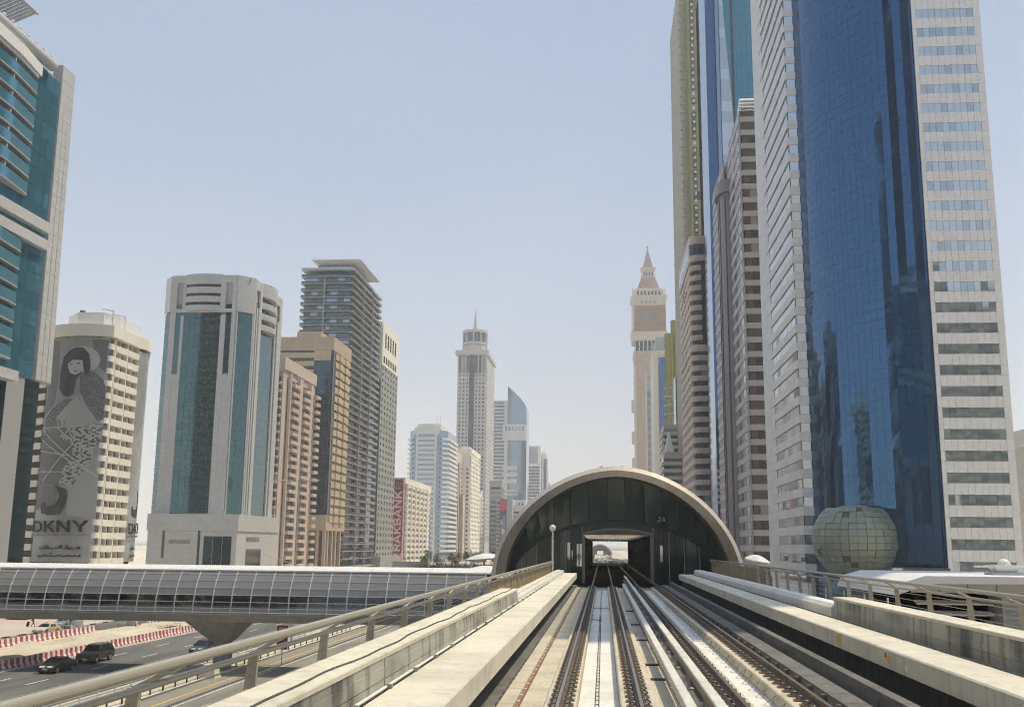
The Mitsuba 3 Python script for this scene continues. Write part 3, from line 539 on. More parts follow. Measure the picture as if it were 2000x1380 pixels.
    for xa, nm in ((px0 - 0.42, 'left'), (px1 + 0.3, 'right')):
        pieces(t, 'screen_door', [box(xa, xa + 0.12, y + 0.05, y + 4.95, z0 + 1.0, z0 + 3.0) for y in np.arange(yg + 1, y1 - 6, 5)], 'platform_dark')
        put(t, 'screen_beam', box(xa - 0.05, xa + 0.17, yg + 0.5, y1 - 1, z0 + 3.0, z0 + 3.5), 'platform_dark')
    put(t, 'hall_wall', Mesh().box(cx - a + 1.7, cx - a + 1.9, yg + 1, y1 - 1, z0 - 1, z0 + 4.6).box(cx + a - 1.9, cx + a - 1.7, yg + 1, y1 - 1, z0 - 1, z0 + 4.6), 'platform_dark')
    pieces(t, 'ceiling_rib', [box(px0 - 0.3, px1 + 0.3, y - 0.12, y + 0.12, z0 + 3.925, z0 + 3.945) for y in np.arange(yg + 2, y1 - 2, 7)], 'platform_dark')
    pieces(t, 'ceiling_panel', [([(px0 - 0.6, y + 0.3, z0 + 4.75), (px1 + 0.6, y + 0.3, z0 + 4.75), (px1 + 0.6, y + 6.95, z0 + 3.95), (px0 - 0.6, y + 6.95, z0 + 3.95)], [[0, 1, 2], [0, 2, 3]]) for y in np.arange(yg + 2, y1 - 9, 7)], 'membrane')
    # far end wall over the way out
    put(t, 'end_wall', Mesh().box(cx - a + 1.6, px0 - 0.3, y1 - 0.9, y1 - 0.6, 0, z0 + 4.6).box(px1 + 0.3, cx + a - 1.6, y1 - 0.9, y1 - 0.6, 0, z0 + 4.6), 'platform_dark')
    vv = [(cx, y1 - 0.75, z0 + 4.2)]
    m = Mesh()
    ph2 = [superell(cx, a - 1.5, h - 0.9, z0, n, q) for q in th]
    for i in range(N):
        p, q = ph2[i], ph2[i + 1]; zb = z0 + 3.8
        if max(p[1], q[1]) < zb: continue
        m.hexa([(p[0], y1 - 0.9, zb), (q[0], y1 - 0.9, zb), (q[0], y1 - 0.6, zb), (p[0], y1 - 0.6, zb), (p[0], y1 - 0.9, max(p[1], zb + .01)), (q[0], y1 - 0.9, max(q[1], zb + .01)), (q[0], y1 - 0.6, max(q[1], zb + .01)), (p[0], y1 - 0.6, max(p[1], zb + .01))])
    put(t, 'end_gable', m, 'platform_dark')
    return t, yg, zarc
ms, yg, zarc = station('arched metro station with a bronze rim and dark glass front over the tracks', 1.3, 95.0, 200.0, 10.0, 11.5, 10.1)
def lettering(parent, name, text, height, origin, u, v, mat, bold=True, depth=0.03, center=True, stretch=1.0):
    tm = meshkit.text_mesh(text, height, depth, bold); x = tm.vertices.copy(); u, v = np.asarray(u, float), np.asarray(v, float); w = np.cross(u, v)
    if center: x[:, 0] -= (x[:, 0].min() + x[:, 0].max()) / 2; x[:, 1] -= height / 2
    return put(parent, name, (np.asarray(origin) + x[:, :1] * stretch * u + x[:, 1:2] * v + x[:, 2:] * w, tm.faces), mat)
tilt = np.array([0, -0.36, 1.0]); tilt /= np.linalg.norm(tilt)
sg = put(ms, 'number_sign', Mesh().tube((5.5, 98.1, 15.35), (5.5, 98.04, 15.35), 0.52, 28), 'sign_black', label='round black sign with the number 24')
lettering(sg, 'numerals', '24', 0.44, (5.5, 97.99, 15.35), (1, 0, 0), (0, 0, 1), 'print_pale', bold=False)
station('distant arched metro station seen through the near one', -3.0, 960.0, 1060.0, 5.6, 11.0, 9.5, near=False)
fv = thing('far_viaduct', 'pale viaduct running downhill to the distant station', 'viaduct')
yy = [201, 215, 240, 280, 330, 400, 500, 620, 760, 900, 1000]
m, e1, e2, e3 = Mesh(), Mesh(), Mesh(), Mesh()
for a, b in zip(yy, yy[1:]):
    sa, sb, wa, wb = slope(a), slope(b), -4.3 * max(0, (a - 400) / 600), -4.3 * max(0, (b - 400) / 600)
    for M_, xa, xb, za, zb in ((m, -3.6, 7.0, 8.8, 9.75), (e1, -3.3, -2.0, 9.75, 10.6), (e2, 5.3, 6.6, 9.75, 10.6), (e3, 1.2, 1.8, 9.75, 10.1)):
        M_.hexa([(xa + wa, a, za + sa), (xb + wa, a, za + sa), (xb + wb, b, za + sb), (xa + wb, b, za + sb), (xa + wa, a, zb + sa), (xb + wa, a, zb + sa), (xb + wb, b, zb + sb), (xa + wb, b, zb + sb)])
put(fv, 'trough_slab', m, 'concrete_slab'); put(fv, 'edge_beam', e1, 'concrete_cream'); put(fv, 'edge_beam', e2, 'concrete_cream'); put(fv, 'power_rail_cover', e3, 'cover_white')
put(fv, 'pier', Mesh().prism([(0, 400), (3, 400), (3, 403), (0, 403)], 0, 5).prism([(-2, 600), (1, 600), (1, 603), (-2, 603)], 0, 4), 'concrete_grey')
# leaf-shaped white canopies at the station's feet
def canopy(label, c, w, l, rot):
    t = thing('leaf_canopy', label, 'canopy'); v = []; n = 14
    for i in range(n + 1):
        q = i / n; half = w * math.sin(math.pi * q) ** 0.8
        for k in range(7): s = k / 3 - 1; v.append((l * (q - 0.5), s * half, 0.55 * (1 - s * s) * math.sin(math.pi * q) + 0.5 * q))
    v = np.array(v); f = []
    for i in range(n):
        for k in range(6): p = i * 7 + k; f += [(p, p + 7, p + 8), (p, p + 8, p + 1)]
    v2 = v - [0, 0, 0.12]; R = np.array([[math.cos(rot), -math.sin(rot), 0], [math.sin(rot), math.cos(rot), 0], [0, 0, 1]])
    put(t, 'shell', (np.vstack([v, v2]) @ R.T + c, np.vstack([f, np.array(f)[:, ::-1] + len(v)])), 'white_paint', True)
    put(t, 'mast', Mesh().tube((c[0], c[1], 0), (c[0], c[1], c[2] + 0.4), 0.12, 8), 'grey_paint')
canopy('upper white leaf-shaped canopy left of the station arch', (-14.6, 128, 11.0), 2.2, 5.0, 0.5); canopy('lower white leaf-shaped canopy left of the station arch', (-14.2, 122, 9.6), 2.2, 5.5, 0.4); canopy('white leaf-shaped canopy right of the station arch', (15.4, 106, 11.3), 1.0, 2.8, 2.6)

# ------------------------------------------------------------------ the footbridge
fb = thing('footbridge', 'long glazed footbridge with a white roof and curved ribs crossing the road to the station', 'footbridge')
PR = [(102.0, 5.85), (102.03, 6.35), (102.1, 6.95), (102.25, 7.62), (102.5, 8.32), (102.9, 9.0), (103.35, 9.6), (103.75, 10.0)]
X0, X1, SP = -111.0, -10.6, 1.95; nb = int((X1 - X0) / SP)
def strip(profile, xa, xb, th, mir=False):
    m = Mesh()
    for (ya, za), (yb, zb) in zip(profile, profile[1:]):
        if mir: ya, yb = 212.6 - ya, 212.6 - yb
        m.add([(xa, ya, za), (xb, ya, za), (xb, yb, zb), (xa, yb, zb)], [[0, 1, 2], [0, 2, 3]])
    return m.mesh()
out = []; vis = []
for k in range(nb):
    xa, xb = X0 + k * SP, X0 + (k + 1) * SP
    for i in range(len(PR) - 1): (vis if i in (1, 2) else out).append(strip(PR[i:i + 2], xa + 0.04, xb - 0.04, 0.02))
pieces(fb, 'clear_pane', vis[::-1], 'clear_pane'); pieces(fb, 'tinted_pane', out[::-1], 'frit_glass')
ribs = []
for k in range(nb + 1):
    x = X0 + k * SP; m = Mesh(); pr = PR + [(105.0, 10.32), (106.3, 10.42)]
    for (ya, za), (yb, zb) in zip(pr, pr[1:]): m.hexa([(x - 0.045, ya - 0.09, za), (x + 0.045, ya - 0.09, za), (x + 0.045, ya + 0.03, za), (x - 0.045, ya + 0.03, za), (x - 0.045, yb - 0.09, zb), (x + 0.045, yb - 0.09, zb), (x + 0.045, yb + 0.03, zb), (x - 0.045, yb + 0.03, zb)])
    ribs.append(m.mesh())
pieces(fb, 'rib', ribs, 'steel_white')
pieces(fb, 'glazing_bar', [box(X0, X1, y - 0.05, y + 0.02, z - 0.03, z + 0.03) for y, z in PR[1:]] , 'steel_white')
put(fb, 'rail_tube', Mesh().tube((X0, 101.9, 5.95), (X1, 101.9, 5.95), 0.05, 8), 'steel_white')
rf = [(103.7, 10.0), (104.3, 10.22), (105.2, 10.38), (106.3, 10.45), (107.4, 10.38), (108.3, 10.22), (108.9, 10.0)]
pieces(fb, 'roof_sheet', [strip(rf, x + 0.01, min(x + 5.85, X1) - 0.01, 0) for x in np.arange(X0, X1, 5.85)], 'white_paint')
put(fb, 'roof_edge', Mesh().box(X0, X1, 103.55, 103.75, 9.93, 10.06).box(X0, X1, 108.85, 109.05, 9.93, 10.06), 'white_paint')
put(fb, 'floor_girder', Mesh().hexa([(X0, 102.6, 4.95), (X1, 102.6, 4.95), (X1, 109.9, 4.95), (X0, 109.9, 4.95), (X0, 101.95, 5.8), (X1, 101.95, 5.8), (X1, 110.5, 5.8), (X0, 110.5, 5.8)]), 'bridge_grey')
put(fb, 'girder_flange', Mesh().box(X0, X1, 101.9, 102.1, 5.72, 5.84), 'bridge_grey')
put(fb, 'inner_parapet', box(X0, X1, 102.6, 102.8, 5.8, 6.55), 'inner_grey'); put(fb, 'moving_walkway', box(X0, X1, 103.6, 107.5, 5.8, 7.5), 'inner_black')
put(fb, 'rear_wall', box(X0, X1, 107.8, 108.0, 5.8, 9.95), 'inner_grey', label='solid grey rear lining of the walkway')
put(fb, 'ceiling', box(X0, X1, 104.0, 108.0, 9.8, 9.92), 'inner_grey')
pieces(fb, 'ventilation_grille', [Mesh().box(x, x + 1.5, 107.74, 107.79, z, z + 0.12).mesh() for x in (-58.5, -53.8, -30.5, -17.5, -42.0) for z in (8.85, 9.15, 9.45)], 'inner_black')
pi = put(fb, 'pier', Mesh().prism([(-39 + 0.95 * math.cos(t), 106.2 + 0.95 * math.sin(t)) for t in np.arange(20) * math.pi / 10], 0, 2.9), 'bridge_grey')
put(fb, 'pier_head', Mesh().hexa([(-39.95, 105.2, 2.85), (-38.05, 105.2, 2.85), (-38.05, 107.2, 2.85), (-39.95, 107.2, 2.85), (-41.9, 102.9, 4.95), (-36.6, 102.9, 4.95), (-36.6, 109.6, 4.95), (-41.9, 109.6, 4.95)]), 'bridge_grey')
put(fb, 'pier', Mesh().prism([(-84 + 0.95 * math.cos(t), 106.2 + 0.95 * math.sin(t)) for t in np.arange(20) * math.pi / 10], 0, 4.96), 'bridge_grey')

# ------------------------------------------------------------------ white station building on the right
sb = thing('service_building', 'low white-roofed station building with a corrugated grey wall right of the viaduct', 'building')
put(sb, 'roof', Mesh().tm(trimesh.creation.extrude_polygon(Polygon([(9.9, 11.2), (10.1, 11.62), (10.9, 11.86), (30, 11.86), (30, 11.7), (11.2, 11.6), (10.6, 11.45)]), 9.0, engine='earcut').apply_transform(trimesh.transformations.rotation_matrix(math.pi / 2, (1, 0, 0))).apply_translation((0, 45.5, 0))), 'white_paint')
pieces(sb, 'eave_panel', [box(x + 0.012, x + 0.93, 37.2, 37.3, 11.28, 11.66) for x in np.arange(10.6, 13.5, 0.95)], 'grey_paint')
put(sb, 'core', box(11.2, 30, 38.6, 45.5, 0, 11.6), 'inner_black')
pieces(sb, 'louvre_blade', [Mesh().hexa([(11.0, 38.0, z), (13.6, 38.0, z), (13.6, 38.4, z + 0.1), (11.0, 38.4, z + 0.1), (11.0, 37.95, z + 0.05), (13.6, 37.95, z + 0.05), (13.6, 38.35, z + 0.15), (11.0, 38.35, z + 0.15)]).mesh() for z in np.arange(9.4, 11.2, 0.36)], 'white_paint')
m = Mesh(); pf = []
for k in range(24): z = 8.0 + k * 0.15; pf += [(37.35, z), (37.31, z + 0.05), (37.31, z + 0.10), (37.35, z + 0.15)]
v = [(13.7, y, z) for y, z in pf] + [(30, y, z) for y, z in pf]; n = len(pf)
put(sb, 'corrugated_wall', (np.array(v), np.array([q for i in range(n - 1) for q in ((i, i + n, i + n + 1), (i, i + n + 1, i + 1))])), 'louvre_grey')
put(sb, 'wall_end', box(13.62, 13.72, 37.3, 45, 0, 11.64), 'louvre_grey'); put(sb, 'wall_base', box(13.7, 30, 37.36, 37.6, 0, 11.6), 'louvre_grey')
un = thing('roof_unit', 'small dome-topped white ventilator on the flat white roof', 'ventilator'); c = (14.6, 39.5)
put(un, 'base', box(c[0] - 0.55, c[0] + 0.55, c[1] - 0.5, c[1] + 0.5, 11.86, 11.95), 'grey_paint')
put(un, 'cowl', Mesh().hexa([(c[0] - 0.3, c[1] - .3, 11.95), (c[0] + 0.3, c[1] - .3, 11.95), (c[0] + 0.3, c[1] + .3, 11.95), (c[0] - 0.3, c[1] + .3, 11.95), (c[0] - 0.5, c[1] - .5, 12.2), (c[0] + 0.5, c[1] - .5, 12.2), (c[0] + 0.5, c[1] + .5, 12.2), (c[0] - 0.5, c[1] + .5, 12.2)]).box(c[0] - 1.0, c[0] + 0.8, c[1] - 0.25, c[1] + 0.25, 12.12, 12.18), 'white_paint')
put(un, 'dome', trimesh.creation.icosphere(2, 0.22).apply_translation((c[0], c[1], 12.22)), 'bolt_white', True)
mt = thing('entrance_roof', 'white metal roof strips glimpsed through the right railing', 'roof')
pieces(mt, 'roof_sheet', [box(9.9, 13.0, y, y + 3.9, 9.75, 9.9) for y in (48, 52, 56)], 'white_paint'); put(mt, 'wall', box(9.95, 12.9, 48.1, 60, 0, 9.75), 'louvre_grey')
pieces(mt, 'white_post', [Mesh().tube((9.75, y, 9.3), (9.75, y, 11.1), 0.035, 6).mesh() for y in (37, 40.2, 43.5, 47, 50.5)], 'bolt_white'); put(mt, 'ledge', box(9.5, 9.95, 36, 60, 0, 9.3), 'louvre_grey')
put(mt, 'white_rail', Mesh().tube((9.75, 36.5, 10.5), (9.75, 51, 10.5), 0.03, 6), 'bolt_white')

# ------------------------------------------------------------------ towers: left side of the road
# blue glass tower with bowed balconies
b = thing('glass_tower', 'blue glass tower with stacked balconies and a grey corner pier at the left edge', 'tower')
fr = Frame((-105, 127), (-105, 179), (1, 0))
put(b, 'core', box(-138, -105.1, 130, 176.5, 0, 101), 'slab_grey')
curtain(b, fr, 42, 100.5, 2.4, 3.3, ['glass_teal', 'glass_teal', 'glass_teal_light'], 16, 51.2, jit=0.003)
curtain(b, fr, 0, 41.5, 2.4, 3.3, 'glass_sea', 16, 43.5, jit=0.004, name='lower_pane')
zs = [97.6 - 3.25 * k for k in range(8)] + [64.0 - 3.25 * k for k in range(7)]
for k, z in enumerate(zs):
    ua, ub = 20.0, 43.0
    plan = [(ua, 0.1), (ub, 0.1), (ub - 0.4, 0.9), (34.5, 1.9), (27, 2.2), (ua, 2.3)]
    def plan_prism(inset, z0, z1):
        pl = [fr.pt(u, d - (inset if d > 0.5 else 0), 0)[:2] for u, d in plan]
        pg = Polygon(pl); return Mesh().prism(list(pg.exterior.coords)[:-1] if pg.exterior.is_ccw else list(pg.exterior.coords)[:-1][::-1], z0, z1)
    s = put(b, 'balcony', plan_prism(0, z - 0.28, z), 'slab_grey')
    m = Mesh(); pts = [(20, 2.2), (27, 2.1), (34.5, 1.8), (42.5, 0.85)]
    for (u0, d0), (u1, d1) in zip(pts, pts[1:]):
        v = []
        for zz in (z + 0.04, z + (2.0 if k else 0.4)):
            v += [fr.pt(u0, d0, zz), fr.pt(u1, d1, zz), fr.pt(u1, d1 - 0.08, zz), fr.pt(u0, d0 - 0.08, zz)]
        m.hexa(v)
    put(s, 'balustrade', m, 'glass_teal_light' if k else 'white_paint')
    put(s, 'divider', Mesh().add(*fr.box(33.6, 33.9, 0.1, 1.75, z + 0.0, z + 2.9)), 'grey_paint')
put(b, 'top_balcony_cap', Mesh().prism([tuple(fr.pt(u, d, 0)[:2]) for u, d in ((20, 2.6), (27, 2.5), (34.8, 2.2), (43.4, 1.0), (43.4, 0), (20, 0))][::-1], 98.1, 100.2), 'white_paint')
pieces(b, 'transfer_band', [fr.box(14, 50.2, 0.1, 1.3, 66.4, 68.3), fr.box(14, 50.2, 0.1, 1.5, 69.6, 71.6)], 'granite_pale')
put(b, 'bottom_band', fr.box(14, 43.5, 0.1, 2.2, 40.4, 42.2), 'granite_pale')
put(b, 'fin', Mesh().add(*fr.box(34.9, 36.5, 0.1, 1.8, 0, 40.4)), 'granite_pale')
# corner pier, in stone panels
put(b, 'corner_pier', Mesh().hexa([(-106.5, 178.9, 42), (-104.6, 178.9, 42), (-104.6, 184.4, 42), (-106.5, 184.4, 42), (-106.5, 178.0, 104.2), (-104.6, 178.0, 104.2), (-104.6, 182.6, 104.2), (-106.5, 182.6, 104.2)]), 'granite_mid')
pn = []
for k in range(24):
    for j in range(3):
        za, zb = 42.2 + k * 2.57, 42.2 + (k + 1) * 2.57 - 0.06; g_ = lambda z: (5.5 - 0.9 * (z - 42) / 62.2) / 3; ya = lambda z: 178.93 - 0.9 * (z - 42) / 62.2 + j * g_(z); w = 1.52
        pn.append((np.array([(-104.65, ya(za), za), (-104.5, ya(za), za), (-104.5, ya(za) + w, za), (-104.65, ya(za) + w, za), (-104.65, ya(zb), zb), (-104.5, ya(zb), zb), (-104.5, ya(zb) + w, zb), (-104.65, ya(zb) + w, zb)]), BF))
pieces(b, 'stone_panel', pn, 'granite_pale')
put(b, 'corner_glass', Mesh().box(-107.2, -105.2, 174.5, 181.6, 0, 42), 'glass_sea')
put(b, 'cornice', Mesh().tube((-104.3, 130, 102.0), (-104.3, 174, 102.0), 1.1, 16), 'grey_paint', 40)
knob = trimesh.creation.icosphere(1, 0.35)
pieces(b, 'cornice_knob', [(knob.vertices + [-103.9, y, 103.3], knob.faces) for y in np.arange(149, 173, 2.6)], 'white_paint')
pieces(b, 'roof_slat', [Mesh().hexa([(-112, y, 104.6), (-103.4, y, 108.2), (-103.4, y + 0.5, 108.2), (-112, y + 0.5, 104.6), (-112, y, 104.85), (-103.4, y, 108.45), (-103.4, y + 0.5, 108.45), (-112, y + 0.5, 104.85)]).mesh() for y in np.arange(148, 166, 0.9)], 'grey_paint')
put(b, 'slat_beam', Mesh().tube((-103.4, 147, 108.3), (-103.4, 166, 108.3), 0.22, 8).tube((-108, 150, 101), (-107, 150, 107), 0.2, 8).tube((-108, 162, 101), (-107, 162, 107), 0.2, 8), 'grey_paint')

# cream balcony tower with the two fashion banners
b = thing('apartment_tower', 'cream balcony tower with a huge black and white fashion banner on its rounded corner', 'tower')
bez = lambda t, a, c, d: tuple((1 - t) ** 2 * np.array(a) + 2 * t * (1 - t) * np.array(c) + t * t * np.array(d))
A1, C1, D1 = (-133.2, 234.0), (-126.0, 228.6), (-117.8, 232.6)
A2, C2, D2 = (-117.5, 247.0), (-116.0, 251.5), (-119.4, 255.5)
def banner_surface(A, C, D, z0, z1):
    def S(s, t, off=0.0):
        s = np.asarray(s, float)[:, None]; p = (1 - s) ** 2 * np.array(A) + 2 * s * (1 - s) * np.array(C) + s ** 2 * np.array(D)
        g = 2 * (1 - s) * (np.array(C) - A) + 2 * s * (np.array(D) - C); g /= np.linalg.norm(g, axis=1)[:, None]
        nrm = np.stack([g[:, 1], -g[:, 0]], 1)
        p = p + nrm * np.asarray(off, float).reshape(-1, 1)
        return np.hstack([p, (z0 + (z1 - z0) * np.asarray(t, float))[:, None]])
    return S
def build_banner(holder, S, label, full=True):
    n = 24; s, t = np.meshgrid(np.linspace(0, 1, n + 1), np.linspace(0, 1, 13)); s, t = s.ravel(), t.ravel()
    idx = np.arange(len(s)).reshape(13, n + 1); q = np.stack([idx[:-1, :-1], idx[:-1, 1:], idx[1:, 1:], idx[1:, :-1]], -1).reshape(-1, 4)
    F_ = np.vstack([q[:, [0, 1, 2]], q[:, [0, 2, 3]]]); front, back = S(s, t, 0.3), S(s, t, 0.0)
    k = put(holder, 'banner', (np.vstack([front, back]), np.vstack([F_, F_[:, ::-1] + len(s)])), 'banner_print', label=label, uv=np.vstack([np.stack([s, t], 1)] * 2))
    L = lambda y: 250 - 85 * (y - 235) / 1085; R_ = lambda y: 490 - 80 * (y - 270) / 1050
    st = lambda x, y: ((x - L(y)) / (R_(y) - L(y)), 1 - (y - 235 - 35 * (x - L(y)) / (R_(y) - L(y))) / (1085 - 35 * (x - L(y)) / (R_(y) - L(y))))
    layer = [0.32]
    def shape(pts, mat, name):
        pg = pts if isinstance(pts, Polygon) else Polygon(pts); pg = pg.buffer(0)
        m = trimesh.util.concatenate([trimesh.Trimesh(*trimesh.creation.triangulate_polygon(g, engine='earcut')) for g in getattr(pg, 'geoms', [pg]) if g.area > 1])
        v, f = trimesh.remesh.subdivide_to_size(np.hstack([m.vertices, np.zeros((len(m.vertices), 1))]) if m.vertices.shape[1] == 2 else m.vertices, m.faces, 26)
        a = np.array([st(x, y) for x, y in v[:, :2]]); layer[0] += 0.012
        f = f[:, ::-1]
        p = S(np.clip(a[:, 0], 0.01, 0.99), a[:, 1], np.full(len(a), layer[0]))
        fn = np.cross(p[f[:, 1]] - p[f[:, 0]], p[f[:, 2]] - p[f[:, 0]])
        scene[numbered(k + '__' + name)] = mikit.ply((p, f), mat)
    if full:
        shape([(250, 245), (300, 255), (300, 420), (268, 640), (225, 640), (245, 400)], 'print_mid', 'printed_building')
        shape([(430, 275), (486, 280), (470, 440), (445, 400)], 'print_mid', 'printed_building')
        shape(Point(385, 372).buffer(70, 12), 'print_pale', 'printed_glow')
        shape([(215, 700), (330, 690), (365, 830), (350, 930), (300, 960), (190, 960)], 'print_mid', 'printed_shadow')
        shape([(380, 880), (436, 905), (425, 1120), (330, 1105), (340, 985)], 'print_light', 'printed_floor')
        shape([(190, 960), (300, 965), (290, 1060), (180, 1075)], 'print_mid', 'printed_shadow')
        shape([(330, 555), (262, 598), (228, 655), (232, 692), (330, 690), (388, 560)], 'print_tweed', 'printed_sleeve')
        shape([(370, 545), (410, 600), (440, 655), (380, 690), (300, 690), (290, 640)], 'print_light', 'printed_top')
        shape([(388, 430), (428, 425), (462, 470), (474, 560), (462, 660), (440, 668), (405, 590), (385, 520)], 'print_tweed', 'printed_jacket')
        shape([(300, 735), (350, 700), (445, 672), (458, 730), (428, 800), (412, 870), (375, 925), (352, 978), (303, 955), (322, 885), (358, 830), (352, 768)], 'print_pattern', 'printed_trousers')
        shape([(322, 345), (345, 318), (375, 306), (402, 313), (420, 345), (424, 405), (416, 440), (402, 446), (400, 400), (388, 442), (372, 462), (362, 530), (345, 545), (322, 538), (303, 500), (307, 420)], 'print_dark', 'printed_hair')
        shape([(340, 372), (352, 362), (384, 358), (398, 376), (398, 410), (386, 434), (368, 442), (350, 428), (341, 402)], 'print_pale', 'printed_face')
        shape([(336, 340), (392, 336), (404, 380), (394, 372), (360, 366), (340, 384)], 'print_dark', 'printed_fringe')
        for pts in ([(349, 386), (359, 384), (360, 389), (350, 391)], [(375, 384), (388, 383), (388, 389), (376, 390)]): shape(pts, 'print_dark', 'printed_eye')
        shape([(364, 422), (376, 420), (378, 426), (366, 428)], 'print_mid', 'printed_mouth')
        shape([(371, 390), (375, 408), (367, 410), (369, 398)], 'print_light', 'printed_nose')
        for a, c in (((216, 684), (455, 690)), ((222, 690), (430, 925)), ((204, 725), (440, 935)), ((300, 690), (356, 760)), ((190, 890), (330, 905)), ((205, 790), (350, 830)), ((232, 940), (352, 780)), ((225, 640), (300, 560))): shape(LineString([a, c]).buffer(2.6), 'print_pale', 'printed_line')
    shape([(283, 958), (333, 985), (338, 1010), (330, 1050), (312, 1100), (262, 1104), (226, 1092), (222, 1050), (236, 1040), (250, 1062), (290, 1056), (306, 1020), (300, 985)], 'print_dark', 'printed_shoe')
    def text(t_, h, x0, y0, w, mat, bold, name):
        tm = meshkit.text_mesh(t_, h, 1.0, bold); v, f = trimesh.remesh.subdivide_to_size(tm.vertices, tm.faces, 14 if h > 20 else 40)
        x = x0 + (v[:, 0] - v[:, 0].min()) * w / np.ptp(v[:, 0]); y = y0 - v[:, 1] + 6 * (x - x0) / 220 * 0
        a = np.array([st(p, q_) for p, q_ in zip(x, y)])
        scene[numbered(k + '__' + name)] = mikit.ply((S(np.clip(a[:, 0], 0.0, 1.0), a[:, 1], 0.75 + v[:, 2] * 0.05), f), mat)
    text('DKNY', 50, 188, 1180, 216, 'print_ink', True, 'lettering')
    text('DONNA KARAN NEW YORK', 9, 186, 1199, 214, 'print_mid', False, 'lettering')
    # two lines of Arabic, stroke by stroke: the mall of the emirates, festival city
    def arabic(strokes, dots, x1, y0, sc):
        g = [LineString([(x1 - x * sc, y0 - y * sc) for x, y in s]).buffer(2.5) for s in strokes] + [Point(x1 - x * sc, y0 - y * sc).buffer(1.9) for x, y in dots]
        for p in g: shape(p, 'print_ink', 'lettering')
    arabic([[(0, 0), (0, 6), (5, 7), (6, 0), (22, 0), (22, 6)], [(27, -3), (29, 4), (33, 4), (33, 0), (27, -4)], [(37, 0), (37, 14), (37, 0), (44, 0)], [(52, 14), (52, 0)], [(57, 14), (60, 2), (64, 2), (58, 14)], [(68, 0), (72, 5), (76, 0), (98, 0), (98, 6)], [(103, 14), (103, 0)], [(109, -3), (108, 5)], [(113, 14), (113, 0)], [(118, 6), (118, 0), (134, 0), (134, 6)]], [(124, 5), (129, 5), (17, -4)], 374, 1258, 1.12)
    arabic([[(0, 6), (0, 0), (10, 0), (14, 5), (17, 0), (36, 0), (36, 5)], [(36, 0), (52, 0), (52, 5)], [(58, 0), (62, 6), (66, 0), (84, 0)], [(89, 14), (89, 0), (98, 0)], [(103, 0), (103, 5), (108, 0), (113, 5), (118, 0), (124, 0)], [(130, 5), (128, -3), (136, -3), (140, 4)]], [(30, 5), (25, 5), (46, -4), (110, 9), (133, -7)], 374, 1292, 1.12)
S1 = banner_surface(A1, C1, D1, 8.0, 61.0); S2 = banner_surface(A2, C2, D2, 8.0, 60.5)
body = [bez(t, A1, C1, D1) for t in np.linspace(0, 1, 9)] + [(-118.6, 233.2), (-118.6, 252.5), (-120.4, 256.5), (-122, 260), (-140, 262), (-142, 240)]
put(b, 'core', Mesh().prism([(x - 0.05, y + 0.05) for x, y in body], 0, 62), 'recess')
build_banner(b, S1, 'black and white printed banner of a seated woman in patterned trousers with a brand name below'); build_banner(b, S2, 'narrow second banner on the far edge, seen nearly edge-on', False)
f1 = Frame((-117.6, 234.6), (-117.6, 247.0), (1, 0)); f0 = [bez(t, (-118.3, 232.0), (-116.6, 232.4), (-117.6, 234.6)) for t in np.linspace(0, 1, 6)]
bal, rnd, lft, dv = [], [], [], []
f3 = Frame((-133.4, 234.6), (-140.5, 238.5), (0, -1)); nf = 18; fh = 2.98
for k in range(nf):
    z = 7.6 + k * fh
    for u0, u1 in ((0.1, 6.05), (6.35, 12.3)): bal.append(f1.box(u0, u1, 0.15, 0.45, z, z + 1.35)); dv.append(f1.box(u0, u1, -0.9, 0.45, z - 0.18, z - 0.01))
    m = Mesh()
    for (xa, ya), (xb, yb) in zip(f0, f0[1:]): m.hexa([(xa, ya, z), (xb, yb, z), (xb - 0.5, yb + 0.1, z), (xa - 0.3, ya + 0.4, z), (xa, ya, z + 1.35), (xb, yb, z + 1.35), (xb - 0.5, yb + 0.1, z + 1.35), (xa - 0.3, ya + 0.4, z + 1.35)])
    rnd.append(m.mesh()); lft.append(f3.box(0.2, 6.0, 0.1, 0.8, z, z + 1.5))
pieces(b, 'balcony', bal, 'cream_paint'); pieces(b, 'rounded_balcony', rnd, 'cream_paint'); pieces(b, 'side_balcony', lft, 'cream_paint')
pieces(b, 'balcony_slab', dv, 'cream_paint')
pieces(b, 'column', [f1.box(u - 0.22, u + 0.22, -1.0, 0.3, 6, 61.5) for u in (0.0, 6.2, 12.35)] + [Mesh().tube((-117.75, 234.4, 6), (-117.75, 234.4, 61.5), 0.3, 8).mesh()], 'cream_paint')
pieces(b, 'bay_divider', [f1.box(u - 0.1, u + 0.1, -1.0, 0.1, 6, 61.5) for u in (3.1, 9.3)], 'cream_paint')
pieces(b, 'balcony_door', [f1.box(u, u + 1.5, -0.95, -0.88, 7.8 + k * fh, 9.9 + k * fh) for k in range(nf) for u in (0.5, 3.9, 6.8, 10.0)], 'window_dark')
put(b, 'top_wall', f1.box(0, 7.2, 0.0, 0.6, 61.0, 63.6), 'cream_paint')
cr = [bez(t, (A1[0] - 0.8, A1[1] - 1.0), (C1[0], C1[1] - 1.9), (D1[0] + 1.0, D1[1] - 0.8)) for t in np.linspace(0, 1, 9)] + [(-116.6, 235), (-116.9, 247.2), (-116.2, 248.5), (-116.6, 252), (-119.0, 257), (-122, 263), (-142, 263), (-143, 240)]
put(b, 'crown_band', Mesh().prism(cr, 61.2, 64.0), 'cream_paint', 40)
put(b, 'penthouse', Mesh().prism([(-133, 240), (-128, 235), (-121.5, 235.5), (-119.6, 240), (-120.5, 254), (-126, 258), (-138, 258)], 64.0, 68.0), 'white_paint')
